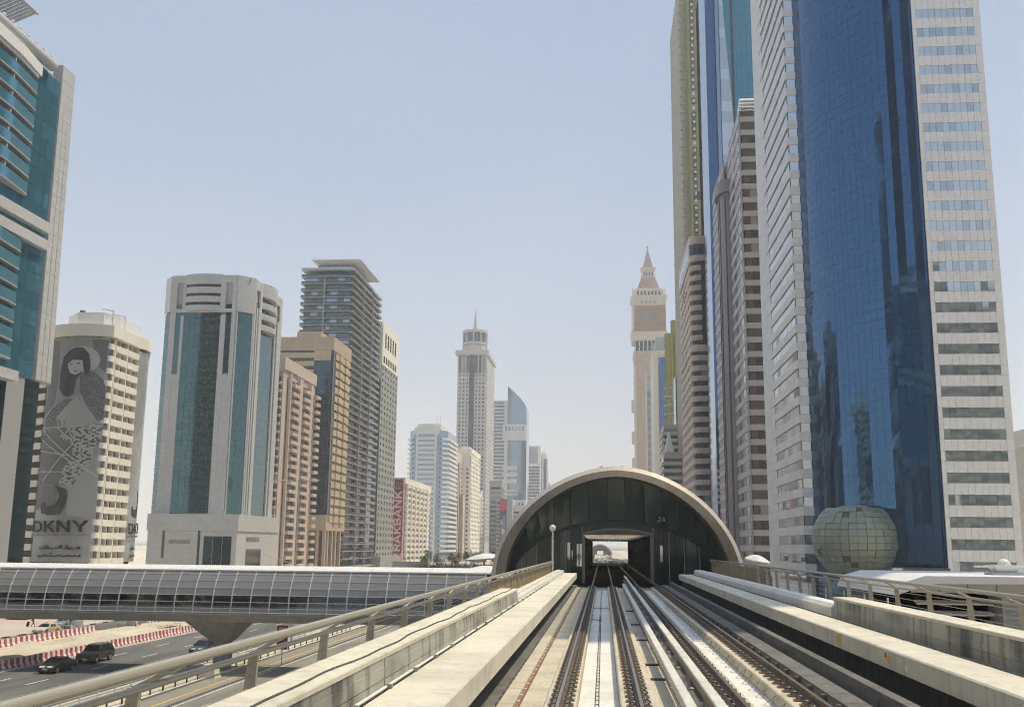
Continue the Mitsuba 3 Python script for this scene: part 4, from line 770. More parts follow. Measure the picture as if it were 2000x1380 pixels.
for y in (236.5, 243.0): put(b, 'cradle_arm', Mesh().tube((-119.8, y, 64), (-119.8, y, 68.6), 0.12, 6).tube((-119.8, y, 68.6), (-122.6, y, 69.2), 0.12, 6), 'grey_paint')
put(b, 'chimney', box(-130, -129, 239.5, 240.5, 68, 69.6), 'pad_rust')

# grey granite tower with tall sea-green glass
b = thing('office_tower', 'pale grey granite tower with tall sea-green glass panels and slotted crown on a wide podium', 'tower')
put(b, 'core', Mesh().prism([(-144.0, 321), (-141.2, 318.3), (-119.4, 318.3), (-115.3, 322.7), (-115.3, 351), (-144.0, 351)], 0, 98), 'granite_mid')
ff = Frame((-141.3, 318), (-119.2, 318), (0, -1), 22.1 / 18); fc = Frame((-119.2, 318), (-115, 322.5), (1, -1)); fs = Frame((-115, 322.5), (-115, 351), (1, 0), 28.5 / 37.3); fl = Frame((-144.2, 321), (-141.3, 318), (-1, -1))
m = Mesh()
for u0, u1, d, z0, z1 in ((0, 1.5, 0.5, 21, 87.5), (0, 3.6, 0.42, 21, 66.5), (3.0, 3.75, 0.5, 21, 86.0), (13.9, 15.3, 0.5, 21, 86.0), (14.0, 18, 0.42, 21, 66.5), (16.9, 18, 0.5, 21, 87.5), (0, 18.0, 0.6, 87.0, 88.2), (0, 18, 0.55, 97.0, 99.5), (0, 1.5, 0.57, 88.2, 97), (16.9, 18, 0.57, 88.2, 97), (3.2, 4.0, 0.57, 88.2, 97.0), (13.6, 15.0, 0.57, 88.2, 97.0)): ff.box(u0, u1, 0, d, z0, z1, m)
put(b, 'front_wall', m, 'granite_pale')
curtain(b, ff, 22, 87, 1.7, 1.9, ['glass_sea', 'glass_sea', 'glass_sea_deep'], 3.75, 13.9, d=0.15, jit=0.0006, gap=0.1)
pieces(b, 'slit_window', [ff.box(1.5, 2.95, 0.1, 0.3, 67 + 3.8 * k, 70.7 + 3.8 * k) for k in range(6)] + [ff.box(15.3, 16.9, 0.1, 0.3, 67 + 3.8 * k, 70.7 + 3.8 * k) for k in range(6)], 'glass_sea')
cb = []
for z0, z1 in ((87.6, 89.3), (90.4, 92.3), (93.4, 95.4), (96.4, 99.8)):
    m = Mesh()
    for i in range(8):
        u0, u1 = 3.8 + i * 1.28, 3.8 + (i + 1) * 1.28; c0, c1 = 1.4 * (1 - ((u0 - 8.9) / 5.2) ** 2), 1.4 * (1 - ((u1 - 8.9) / 5.2) ** 2)
        m.hexa([ff.pt(u0, 0.4 + c0, z0), ff.pt(u1, 0.4 + c1, z0), ff.pt(u1, 0, z0), ff.pt(u0, 0, z0), ff.pt(u0, 0.4 + c0, z1), ff.pt(u1, 0.4 + c1, z1), ff.pt(u1, 0, z1), ff.pt(u0, 0, z1)])
    cb.append(m.mesh())
pieces(b, 'crown_rib', cb, 'granite_pale'); put(b, 'crown_recess', ff.box(3.8, 14.0, 0, 0.2, 87.6, 98), 'window_dark')
curtain(b, fc, 22, 87, 2.0, 3.9, 'glass_sea', 0.5, fc.w - 0.5, d=0.1); pieces(b, 'corner_rib', [fc.box(u, u + 0.45, 0, 0.5, 21, 87.5) for u in (0.0, fc.w - 0.45)], 'granite_pale')
put(b, 'corner_cap', Mesh().prism([tuple(fc.pt(-0.3, 0.55, 0)[:2]), tuple(fc.pt(1.8, 0.9, 0)[:2]), tuple(fc.pt(4.4, 0.9, 0)[:2]), tuple(fc.pt(fc.w + 0.3, 0.55, 0)[:2]), tuple(fc.pt(fc.w, -1, 0)[:2]), tuple(fc.pt(0, -1, 0)[:2])], 87.3, 99.4), 'granite_pale', 40)
curtain(b, fl, 21, 87, 2.6, 3.9, 'glass_sea', d=0.1); put(b, 'left_cap', fl.box(-0.3, fl.w + 0.2, 0, 0.55, 87.3, 99.3), 'granite_pale')
m = Mesh()
for u0, u1, d in ((0, 1.2, 0.5), (2.0, 3.2, 0.7), (4.0, 5.2, 0.9), (6.0, 8.6, 0.6), (27.5, 29, 0.6), (30, 31.2, 0.9), (32, 33.2, 0.7), (34, 37.3, 0.5)): fs.box(u0, u1, 0, d, 21, 99.2 if d < 0.65 else 90, m)
fs.box(0, 37.3, 0, 0.45, 96, 99.3, m)
put(b, 'side_wall', m, 'granite_pale'); curtain(b, fs, 22, 84, 3.0, 1.9, ['glass_sea', 'glass_sea'], 8.6, 27.5, d=0.1); put(b, 'side_glass_strip', Mesh().add(*fs.box(1.3, 5.9, 0, 0.15, 21, 92)).add(*fs.box(29, 34, 0, 0.15, 21, 92)), 'glass_sea')
cb = []
for z0, z1 in ((83.5, 85.4), (87.2, 89.2), (91, 93), (95, 99.6)):
    m = Mesh()
    for i in range(8):
        u0, u1 = 8.4 + i * 2.42, 8.4 + (i + 1) * 2.42; c0, c1 = 2.2 * (1 - ((u0 - 18.1) / 9.8) ** 2), 2.2 * (1 - ((u1 - 18.1) / 9.8) ** 2)
        m.hexa([fs.pt(u0, 0.4 + c0, z0), fs.pt(u1, 0.4 + c1, z0), fs.pt(u1, 0, z0), fs.pt(u0, 0, z0), fs.pt(u0, 0.4 + c0, z1), fs.pt(u1, 0.4 + c1, z1), fs.pt(u1, 0, z1), fs.pt(u0, 0, z1)])
    cb.append(m.mesh())
pieces(b, 'crown_rib', cb, 'granite_pale'); put(b, 'side_recess', fs.box(8.6, 27.5, 0, 0.2, 84, 97), 'window_dark')
put(b, 'roof_rim', box(-143.5, -115.5, 320, 350, 98, 99), 'granite_mid'); put(b, 'blue_hoarding', box(-137, -133.5, 325, 325.3, 99, 101.6), 'glass_blue')
pieces(b, 'roof_hoop', [Mesh().tube((-131 + 1.9 * i, 330, 99), (-131 + 1.9 * i + 0.6, 330, 99.4 + 2.6 * math.sin(math.pi * (i + 0.7) / 8.4)), 0.12, 5).mesh() for i in range(8)], 'grey_paint'); put(b, 'roof_hoop_rail', Mesh().tube((-131, 330, 101), (-126, 330, 102.4), 0.12, 5).tube((-126, 330, 102.4), (-120, 330, 100.6), 0.12, 5), 'grey_paint')
pd = Mesh().box(-141.4, -112.8, 313, 353, 0, 20.2); put(b, 'podium', pd, 'granite_pale')
put(b, 'podium_band', box(-141.7, -112.4, 312.6, 353.4, 16.5, 21.6), 'granite_pale')
pieces(b, 'podium_slot', [box(-136.6, -135.8, 312.9, 313.1, 8, 19), box(-125.2, -124.4, 312.9, 313.1, 6, 19.4), box(-134.4, -127.6, 312.9, 313.1, 12.5, 13.6)], 'window_dark')
pieces(b, 'podium_window', [box(-123.2 + i * 3.0, -120.4 + i * 3.0, 312.85, 313.1, 0, 14.8) for i in range(3)], 'glass_sea'); pieces(b, 'podium_louvre', [box(-112.75, -112.6, 322, 334, z, z + 1.2) for z in (13.5, 16.4, 18.8)], 'window_dark')
put(b, 'podium_window', box(-112.8, -112.6, 322, 336, 4, 11), 'window_dark')

# pink-brown apartment tower
b = thing('apartment_tower', 'pink-brown apartment tower with a column of bay windows and stepped balconies', 'tower')
put(b, 'core', box(-134, -118.5, 368.5, 411, 0, 80.5), 'tan_pink'); put(b, 'front_wall', box(-134, -123.2, 368, 368.5, 0, 81), 'tan_stone')  # front wall browner than the core, its shade put into the colour
put(b, 'parapet', Mesh().box(-122.5, -117.8, 367.8, 368.3, 76, 82).box(-118.3, -117.8, 368.3, 411, 77, 81.5), 'tan_pink'); put(b, 'crown_niche', box(-121.6, -120.2, 367.6, 367.8, 73, 80.5), 'cream_plain'); put(b, 'attic_window', box(-126.8, -124.8, 367.9, 368.02, 72.5, 74.5), 'window_dark')
fa = Frame((-118, 368), (-118, 411), (1, 0)); ffr = Frame((-123.2, 368), (-118, 368), (0, -1)); bw, bb, op = [], [], []
for k in range(23):
    z = 4 + k * 3.05
    bw.append(Mesh().add(*ffr.box(0.6, 4.3, 0, 1.0, z + 1.0, z + 2.7)).mesh()); op.append(ffr.box(0.4, 4.5, 0, 1.3, z, z + 0.95))
    for u in (7, 22): bb.append(Mesh().add(*fa.box(u, u + 8, 0, 1.8 if k % 2 else 2.3, z, z + 1.25)).add(*fa.box(u + 8, u + 10.5, 0, 1.2, z, z + 1.25)).mesh())
pieces(b, 'bay_window', bw, 'window_dark'); pieces(b, 'bay_sill', op, 'tan_pink'); pieces(b, 'balcony', bb, 'tan_pink')
pieces(b, 'balcony_opening', [fa.box(u, u + 10.5, 0.0, 0.12, 4 + k * 3.05 + 1.2, 4 + k * 3.05 + 2.75) for k in range(23) for u in (7, 22)], 'window_dark'); put(b, 'balcony_pier', Mesh().add(*fa.box(5.5, 7, 0, 1.0, 0, 76)).add(*fa.box(17.8, 21.5, 0, 1.0, 0, 76)).add(*fa.box(33, 36, 0, 1.0, 0, 76)), 'tan_pink')
pieces(b, 'edge_balcony', [fa.box(37, 42.5, 0, 2.4, 4 + k * 3.05, 5.2 + k * 3.05) for k in range(23)], 'tan_pink'); put(b, 'washing', fa.box(24, 27, 2.35, 2.42, 35.8, 37.2), 'sign_red', label='red cloth hung over a balcony')

# ochre tower with a dark glass corner
b = thing('office_tower', 'ochre banded tower with a dark blue glass corner and arched dark base', 'tower')
put(b, 'core', box(-145, -118.6, 434.4, 464, 0, 99), 'ochre_stone')
ff = Frame((-145, 434), (-126, 434), (0, -1)); fs = Frame((-118, 434), (-118, 464), (1, 0)); fg = Frame((-126, 434), (-118.5, 434), (0, -1))
pieces(b, 'front_band', [ff.box(0, 19, 0, 0.6, 22 + k * 3.75, 24.2 + k * 3.75) for k in range(20)], 'ochre_stone'); put(b, 'front_glass', ff.box(0, 19, 0, 0.15, 22, 97), 'window_dark')
curtain(b, fg, 25, 92, 1.9, 3.7, 'glass_night', d=0.1); put(b, 'top_block', Mesh().box(-146, -117.2, 433.2, 465, 96.5, 102.5).box(-135, -124, 436, 452, 102.5, 105.5), 'tan_stone'); put(b, 'glass_lintel', fg.box(0, 7.5, 0, 0.5, 92, 96.5), 'ochre_stone')
pieces(b, 'side_band', [Mesh().add(*fs.box(3.5 + 5.2 * j, 8.7 + 5.2 * j, 0, 1.5 if j % 2 else 0.9, 22 + k * 3.75, 24.5 + k * 3.75)).mesh() for k in range(20) for j in range(5)], 'ochre_stone'); put(b, 'side_glass', fs.box(0, 30, 0, 0.2, 22, 97), 'window_dark'); put(b, 'side_corner', fs.box(0, 3.5, 0, 0.6, 22, 97), 'glass_night')
put(b, 'base_wall', Mesh().box(-146, -117.4, 433, 465, 18.5, 25).box(-146, -127, 433, 433.6, 0, 18.5), 'tan_stone'); pieces(b, 'base_pier', [box(x, x + 1.3, 432.8, 434, 0, 18.5) for x in (-126.5, -121.5, -118.7)] + [box(-118.4, -117.2, y, y + 1.6, 0, 18.5) for y in (436, 443, 449, 457)], 'tan_stone')
pieces(b, 'base_window', [box(x, x + 3, 433.9, 434.3, 0, 18) for x in (-125, -121)] + [box(-118.5, -118.3, y, y + 5, 0, 18) for y in (438, 444, 451)], 'window_dark')

# dark balcony tower with a flying roof
b = thing('apartment_tower', 'dark glass tower ringed with pale balcony slabs under a flying roof, tallest on the left', 'tower')
put(b, 'core', box(-141.8, -119.6, 467.6, 528, 0, 140), 'slab_grey')
ff = Frame((-142, 467.5), (-119.5, 467.5), (0, -1)); fs = Frame((-119.5, 467.5), (-119.5, 528), (1, 0))
curtain(b, ff, 3, 139.5, 3.3, 3.4, ['glass_sea', 'glass_steel', 'glass_smoke'], d=0.05, jit=0.01); curtain(b, fs, 3, 139.5, 6.0, 3.4, ['glass_smoke', 'glass_smoke', 'window_dark'], d=0.05, jit=0.01, name='side_pane')
sl, rl = [], []
for k in range(41):
    z = 2.6 + k * 3.4; sl.append(box(-143.6, -117.9, 465.8, 530, z, z + 0.38)); rl.append(Mesh().box(-143.4, -118.1, 465.95, 466.05, z + 0.5, z + 1.35).box(-118.2, -118.08, 466.05, 529.8, z + 0.5, z + 1.35).mesh())
pieces(b, 'balcony_slab', sl, 'slab_grey'); pieces(b, 'balustrade', rl, 'glass_smoke'); pieces(b, 'facade_fin', [box(-132.2, -131.6, 465.6, 467.5, 2, 138), box(-119.5, -117.7, 488, 488.6, 2, 140), box(-119.5, -117.7, 508, 508.6, 2, 140)], 'slab_grey')
put(b, 'penthouse_glass', box(-137, -121.5, 471, 502, 142, 145.6), 'glass_steel'); put(b, 'roof_terrace', box(-143.6, -118, 466, 530, 142.0, 143.2), 'grey_paint')
put(b, 'flying_roof', Mesh().hexa([(-136, 469, 145.6), (-121, 469, 145.6), (-121, 504, 145.6), (-136, 504, 145.6), (-139, 465, 146.8), (-114.8, 465, 146.8), (-114.8, 509, 146.8), (-139, 509, 146.8)]), 'clad_pale'); pieces(b, 'roof_louvre', [box(-138.5 + 1.6 * i, -137.7 + 1.6 * i, 465.2, 508, 146.85, 147.2) for i in range(15)], 'clad_pale')
put(b, 'canopy', box(-146, -116, 464, 532, 2.2, 2.6), 'slab_grey')

# grey-green slim tower
b = thing('apartment_tower', 'slim grey-green tower with small square windows and a pale arcaded top', 'tower')
put(b, 'core', box(-140, -118.4, 532.5, 576, 0, 129), 'grey_green'); fs = Frame((-118, 532.5), (-118, 576), (1, 0)); ff = Frame((-140, 532), (-118, 532), (0, -1))
grid_wall(b, fs, 6, 108, 6, 30, 3.4, 1.7, 'grey_green', 'window_dark', 0.4, cap=300); put(b, 'top_wall', Mesh().add(*fs.box(0, 43.5, 0, 0.6, 108, 131)).add(*ff.box(0, 22, 0, 0.5, 100, 131)), 'cream_plain')
pieces(b, 'top_opening', [fs.box(6 + 6.5 * i, 9 + 6.5 * i, 0.6, 0.7, 118, 126) for i in range(5)] + [fs.box(3 + 6 * i, 6.5 + 6 * i, 0.6, 0.7, 109.5, 113) for i in range(6)], 'recess'); put(b, 'front_glass', ff.box(0, 22, 0, 0.3, 60, 100), 'glass_steel')
put(b, 'podium', box(-141, -114, 528, 580, 0, 7), 'grey_green')

# cream block with the red bank sign
b = thing('apartment_block', 'low cream apartment block with a tall red vertical bank sign on its end', 'building')
put(b, 'core', box(-135, -115.6, 592.5, 682, 0, 50), 'cream_paint'); ff = Frame((-135, 592), (-115, 592), (0, -1)); fs = Frame((-115, 592), (-115, 682), (1, 0))
grid_wall(b, ff, 2, 48, 5, 14, 1.6, 1.6, 'cream_paint', 'window_dark', 0.4); put(b, 'parapet', box(-135.6, -114.2, 591.2, 682.5, 48, 51.3), 'cream_paint')
pieces(b, 'balcony', [fs.box(4 + 14 * j, 13 + 14 * j, 0, 1.6, 3 + 3.3 * k, 4.4 + 3.3 * k) for k in range(14) for j in range(6)], 'cream_plain'); pieces(b, 'balcony_opening', [fs.box(5 + 14 * j, 11.5 + 14 * j, 0, 0.1, 4.5 + 3.3 * k, 5.8 + 3.3 * k) for k in range(14) for j in range(6)], 'window_dark')
sg = put(b, 'bank_sign', box(-121.2, -115.4, 591.0, 591.5, 8, 50.5), 'sign_red', label='tall red sign with white letters reading upwards')
lettering(sg, 'lettering', 'RAKBANK', 4.2, (-118.3, 590.95, 26.5), (0, 0, 1), (-1, 0, 0), 'sign_white', depth=0.1, stretch=1.28)
put(sg, 'emblem', Mesh().box(-120.3, -116.3, 590.85, 590.99, 43.5, 49.6), 'sign_black'); put(sg, 'emblem_mark', Mesh().box(-119.7, -119.1, 590.75, 590.86, 44, 49).box(-118.6, -118.0, 590.75, 590.86, 44, 49).box(-117.5, -116.9, 590.75, 590.86, 44, 49), 'grey_green'); put(sg, 'small_lettering', Mesh().box(-119.3, -117.7, 590.9, 590.99, 10.6, 11.1).box(-120.3, -116.5, 590.9, 590.99, 9.2, 9.7), 'sign_white')

# blue and white striped tower
b = thing('apartment_tower', 'blue and white striped tower with a faceted front behind the bank sign block', 'tower')
put(b, 'core', Mesh().prism([(-146, 770), (-141, 761), (-122, 761), (-116.8, 769), (-116.8, 815), (-146, 815)], 0, 98), 'glass_steel')
ff = Frame((-141, 760.6), (-122, 760.6), (0, -1)); fs = Frame((-116.4, 769), (-116.4, 815), (1, 0)); fc = Frame((-122, 760.6), (-116.4, 769), (1, -1)); fl = Frame((-146.5, 770), (-141, 760.6), (-1, -1))
pieces(b, 'front_band', [ff.box(3, 15.5, 0, 0.6, 8 + 3.6 * k, 10 + 3.6 * k) for k in range(24)], 'white_paint'); put(b, 'front_pier', Mesh().add(*ff.box(1.4, 3.0, 0, 0.7, 0, 99)).add(*ff.box(15.5, 17.2, 0, 0.7, 0, 99)).add(*ff.box(0, 19, 0, 0.6, 95, 100)), 'white_paint')
pieces(b, 'side_balcony', [fl.box(0, 7.5, 0, 1.4, 8 + 3.6 * k, 9.5 + 3.6 * k) for k in range(24)] + [fc.box(2, fc.w, 0, 1.6, 8 + 3.6 * k, 9.6 + 3.6 * k) for k in range(24)], 'white_paint'); pieces(b, 'road_balcony', [fs.box(1, 45, 0, 1.2, 8 + 3.6 * k, 9.6 + 3.6 * k) for k in range(24)], 'white_paint'); put(b, 'roof_crown', Mesh().prism([(-140, 766), (-136, 762), (-127, 762), (-122, 766), (-122, 800), (-140, 800)], 99, 103), 'white_paint')
for x in (-126, -129): put(b, 'mast', Mesh().tube((x, 790, 100), (x, 790, 113), 0.15, 5), 'grey_paint')
b = thing('apartment_tower', 'narrow brownish-pink tower wall between the striped tower and the cream arched one', 'tower')
put(b, 'core', box(-128, -118.0, 822, 856, 0, 88), 'tan_pink'); fs = Frame((-117.9, 822), (-117.9, 856), (1, 0)); pieces(b, 'window_strip', [fs.box(4 + 9 * i, 7 + 9 * i, 0, 0.2, 5, 80) for i in range(3)], 'window_dark')
b = thing('apartment_tower', 'cream tower with a flat-arched top in front of the spired tower', 'tower')
put(b, 'core', box(-121, -111.4, 860.4, 925, 0, 90), 'cream_paint'); ff = Frame((-121, 860), (-111, 860), (0, -1)); fs = Frame((-111, 860), (-111, 925), (1, 0)); put(b, 'crown', Mesh().box(-121.6, -110.2, 859, 926, 90, 93.5).box(-119, -112, 862, 924, 93.5, 95), 'cream_paint')
grid_wall(b, fs, 5, 88, 6, 22, 5.4, 2.2, 'cream_paint', 'window_dark', 0.6); grid_wall(b, ff, 5, 78, 2, 20, 1.6, 1.6, 'cream_paint', 'window_dark', 0.5); put(b, 'side_wing', box(-120, -115, 848, 858, 0, 55), 'tan_pink')

# grey tower with drum and spire
b = thing('spired_tower', 'tall pale grey tower with a round drum and a needle spire', 'tower')
put(b, 'core', box(-158, -126.8, 1100.6, 1180, 0, 219), 'spire_stone'); ff = Frame((-158, 1100), (-126.4, 1100), (0, -1)); fs = Frame((-126.4, 1100), (-126.4, 1180), (1, 0))
grid_wall(b, ff, 20, 198, 3, 42, 1.9, 2.2, 'spire_stone', 'window_dark', 0.7, 1.0, 12.8, cap=130, name='window'); grid_wall(b, ff, 20, 198, 3, 42, 1.9, 2.2, 'spire_stone', 'window_dark', 0.7, 18.8, 30.6, cap=130, name='window')
put(b, 'centre_strip', ff.box(12.8, 18.8, 0, 0.3, 20, 219), 'window_dark'); put(b, 'corner_wall', Mesh().add(*ff.box(0, 1.0, 0, 0.7, 0, 219)).add(*ff.box(30.6, 31.6, 0, 0.7, 0, 219)).add(*ff.box(0, 31.6, 0, 0.66, 0, 19.9)), 'spire_stone')
pieces(b, 'tall_window', [ff.box(1.6 + 4 * i, 4.0 + 4 * i, 0.2, 0.4, 199, 218) for i in range(3)] + [ff.box(19.6 + 4 * i, 22 + 4 * i, 0.2, 0.4, 199, 218) for i in range(3)], 'window_dark'); put(b, 'top_pier', Mesh().add(*ff.box(4.2, 5.4, 0, 0.7, 198.5, 219)).add(*ff.box(8.2, 9.4, 0, 0.7, 198.5, 219)).add(*ff.box(22.2, 23.4, 0, 0.7, 198.5, 219)).add(*ff.box(26.2, 27.4, 0, 0.7, 198.5, 219)), 'spire_stone')
grid_wall(b, fs, 20, 215, 7, 46, 4.5, 2.0, 'spire_stone', 'window_dark', 0.7, cap=60); put(b, 'cornice', box(-160.5, -124, 1097.5, 1182, 219, 224), 'spire_stone')
dc = (-141.5, 1118)
def drum(r, z0, z1, n=28): return Mesh().prism([(dc[0] + r * math.cos(2 * math.pi * i / n), dc[1] + r * math.sin(2 * math.pi * i / n)) for i in range(n)], z0, z1)
put(b, 'drum_core', drum(13.0, 224, 246), 'window_mid', 40); pieces(b, 'drum_ring', [drum(13.6, 224, 225.6).mesh(), drum(13.5, 232.6, 235.4).mesh(), drum(14.4, 246, 249).mesh()], 'spire_stone'); put(b, 'drum_wall', drum(13.2, 225.6, 231.6), 'tan_pink', 40)
pieces(b, 'drum_pier', [Mesh().tube((dc[0] + 13.4 * math.cos(a), dc[1] + 13.4 * math.sin(a), 224), (dc[0] + 13.4 * math.cos(a), dc[1] + 13.4 * math.sin(a), 246), 0.8, 6).mesh() for a in np.arange(10) * math.pi / 5 + 0.3], 'spire_stone')
put(b, 'spire', Mesh().tube((*dc, 249), (*dc, 252), 5.2, 12, 2.6).tube((*dc, 252), (*dc, 274), 2.5, 12, 0.15), 'spire_stone', 40)

# white and blue towers in the haze
b = thing('office_tower', 'white ribbed tower with a swooping blue glass fin behind the spired tower', 'tower')
put(b, 'core', box(-146, -117, 1255, 1298, 0, 150), 'white_paint'); ff = Frame((-146, 1250), (-94, 1250), (0, -1))
put(b, 'white_block', box(-146, -116.5, 1251, 1300, 0, 190), 'white_paint'); put(b, 'blue_fin', Mesh().tm(trimesh.creation.extrude_polygon(Polygon([(-116.4, 0), (-93, 0), (-93, 180), (-95, 185), (-100, 192), (-108, 200), (-116.4, 208)]), 45, engine='earcut').apply_transform(trimesh.transformations.rotation_matrix(math.pi / 2, (1, 0, 0))).apply_translation((0, 1297, 0))), 'glass_steel')
pieces(b, 'floor_band', [ff.box(2 if k < 38 else 4, 43 if k in (0, 1, 2, 3, 4, 5, 6, 7, 8, 9, 14, 15) else 26, -1, 0.6, 12 + 4.4 * k, 13.6 + 4.4 * k) for k in range(40)], 'clad_white_variant'); pieces(b, 'floor_window', [ff.box(3, 25.5, -1, 0.2, 13.6 + 4.4 * k, 16.2 + 4.4 * k) for k in range(40)], 'glass_steel')
pieces(b, 'white_sash', [ff.box(24, 52.6, -1, 3.2, 56, 68), ff.box(24, 52.6, -1, 3.0, 140, 160), ff.box(24, 42, -1, 2.4, 88, 93), ff.box(24, 42, -1, 2.4, 96, 101), ff.box(24, 42, -1, 2.4, 104, 109), ff.box(26, 30, -1, 1.5, 68, 140)], 'white_paint'); pieces(b, 'sash_window', [ff.box(27 + 4.2 * i, 29.6 + 4.2 * i, 3.0, 3.3, 60, 65) for i in range(6)] + [ff.box(27 + 4.2 * i, 29.6 + 4.2 * i, 2.9, 3.1, 152, 157) for i in range(6)], 'glass_steel'); put(b, 'left_glass', ff.box(0, 9, -1, 1.0, 95, 150), 'glass_steel')
b = thing('office_tower', 'pale slab tower with grey top right of the blue glass fin', 'tower')
put(b, 'core', box(-112, -90, 1500, 1550, 0, 158), 'clad_pale'); ff = Frame((-112, 1499.5), (-90, 1499.5), (0, -1)); pieces(b, 'floor_window', [ff.box(2, 20, 0, 0.3, 10 + 4.6 * k, 12.6 + 4.6 * k) for k in range(26)], 'window_dark'); put(b, 'grey_top', ff.box(0, 17, -0.2, 0.5, 132, 156), 'slab_grey')
b = thing('office_tower', 'white rounded sail-topped tower, last before the station arch on the left', 'tower')
put(b, 'core', Mesh().tm(trimesh.creation.extrude_polygon(Polygon([(-89, 0), (-76, 0), (-76, 105), (-79, 105), (-80, 138), (-83, 148), (-87, 151), (-89, 150)]), 20, engine='earcut').apply_transform(trimesh.transformations.rotation_matrix(math.pi / 2, (1, 0, 0))).apply_translation((0, 1530, 0))), 'clad_pale'); put(b, 'glass_slot', box(-86.5, -82.5, 1509, 1510, 60, 140), 'glass_steel'); put(b, 'glass_side', box(-79, -75.5, 1508, 1531, 0, 100), 'glass_steel')
for lab, x0, x1, y0, y1, h, mat, n in (('dark grey slim tower between the cream arched tower and the poster building', -111, -99, 1010, 1060, 74, 'slab_grey', 15), ('small cream tower at the foot of the spired tower', -126, -117, 985, 1000, 63, 'cream_paint', 14), ('white stepped tower right of the poster building', -92, -74, 1000, 1040, 50, 'white_paint', 10)):
    b = thing('apartment_tower', lab, 'tower'); put(b, 'core', box(x0, x1, y0, y1, 0, h), mat); ff = Frame((x0, y0), (x1, y0), (0, -1)); fs = Frame((x1, y0), (x1, y1), (1, 0))
    pieces(b, 'floor_window', [ff.box(1.0, ff.w - 1, 0, 0.15, 4 + (h - 6) / n * k, 4 + (h - 6) / n * (k + 0.55)) for k in range(n)], 'window_dark'); pieces(b, 'side_balcony', [fs.box(2, fs.w - 2, 0, 1.5, 4 + (h - 6) / n * k, 4 + (h - 6) / n * (k + 0.5)) for k in range(n)], mat); put(b, 'parapet', box(x0 - 0.4, x1 + 0.4, y0 - 0.4, y1 + 0.4, h, h + 1.5), mat)
for lab, x0, x1, y0, h, mat in (('faint pale tower in the haze just left of the station arch', -112, -98, 1900, 122, 'clad_pale'), ('faint grey tower in the haze behind the sail-topped tower', -140, -118, 1960, 150, 'slab_grey')):
    b = thing('hazy_tower', lab, 'tower'); put(b, 'core', box(x0, x1, y0, y0 + 40, 0, h), mat); pieces(b, 'floor_window', [box(x0 + 1.5, x1 - 1.5, y0 - 0.2, y0 + 0.1, 6 + 5 * k, 8.4 + 5 * k) for k in range(int(h / 5) - 2)], 'window_dark')
b = thing('poster_building', 'slim building with a tall red-headed advertising poster near the station arch', 'building')
put(b, 'core', box(-101, -86, 981, 1020, 0, 57), 'slab_grey'); ps = put(b, 'poster', box(-97.5, -91.5, 980.4, 980.7, 12, 57), 'print_dark', label='tall dark advertising poster with a red head'); put(ps, 'red_head', box(-97.3, -91.7, 980.1, 980.4, 46, 56), 'sign_red')
put(ps, 'printed_figure', Mesh().box(-96.5, -93.5, 980.2, 980.39, 20, 38).box(-95, -92.4, 980.15, 980.38, 30, 42), 'steel_blue'); put(ps, 'printed_patch', Mesh().box(-95.8, -92.8, 980.05, 980.14, 24, 29).box(-96.8, -95.2, 980.05, 980.14, 33, 37), 'print_pale')
pieces(b, 'floor_window', [box(-100.6, -98, 980.8, 981.1, 5 + 3.6 * k, 7 + 3.6 * k) for k in range(14)], 'window_dark')

# ------------------------------------------------------------------ towers: right side of the road
# the blue glass tower between two white wings
b = thing('office_tower', 'huge blue mirror-glass tower between two white window-banded wings, with a glass globe at its foot', 'tower')
wf = Frame((59.9, 188), (72.6, 188), (0, -1)); put(b, 'right_wing', Mesh().box(60.0, 72.5, 188.2, 240, 0, 117.8), 'clad_white')
z0w, fhw = 9.0, 3.86; pan, spn = [], []
NW = 9; u0w, u1w = 0.75, 11.4; cw = (u1w - u0w) / NW
for k in range(28):
    zb = z0w + k * fhw
    for c in range(NW): pan.append((k, wf.box(u0w + c * cw + 0.03, u0w + (c + 1) * cw - 0.03, 0.0, 0.06, zb + 0.03, zb + 1.82, jit=0.008)))
    for c in range(-1, NW + 1):
        ua = 0.0 if c < 0 else u0w + c * cw; ub = u0w if c < 0 else (wf.w if c == NW else ua + cw)
        spn.append((k, wf.box(ua + 0.02, ub - 0.02, 0.0, 0.16, zb + 1.86, zb + fhw - 0.02)))
        if c in (-1, NW): spn.append((k, wf.box(ua + 0.02, ub - 0.02, 0.0, 0.16, zb + 0.02, zb + 1.83)))
pieces(b, 'wing_pane', [m for _, m in pan], ['glass_sky', 'glass_pale', 'glass_sky']); pieces(b, 'wing_panel', [m for _, m in spn], ['clad_pale', 'clad_white_variant', 'clad_pale'])
put(b, 'wing_cornice', box(59.6, 72.9, 187.6, 240, 117.4, 118.6), 'clad_pale')
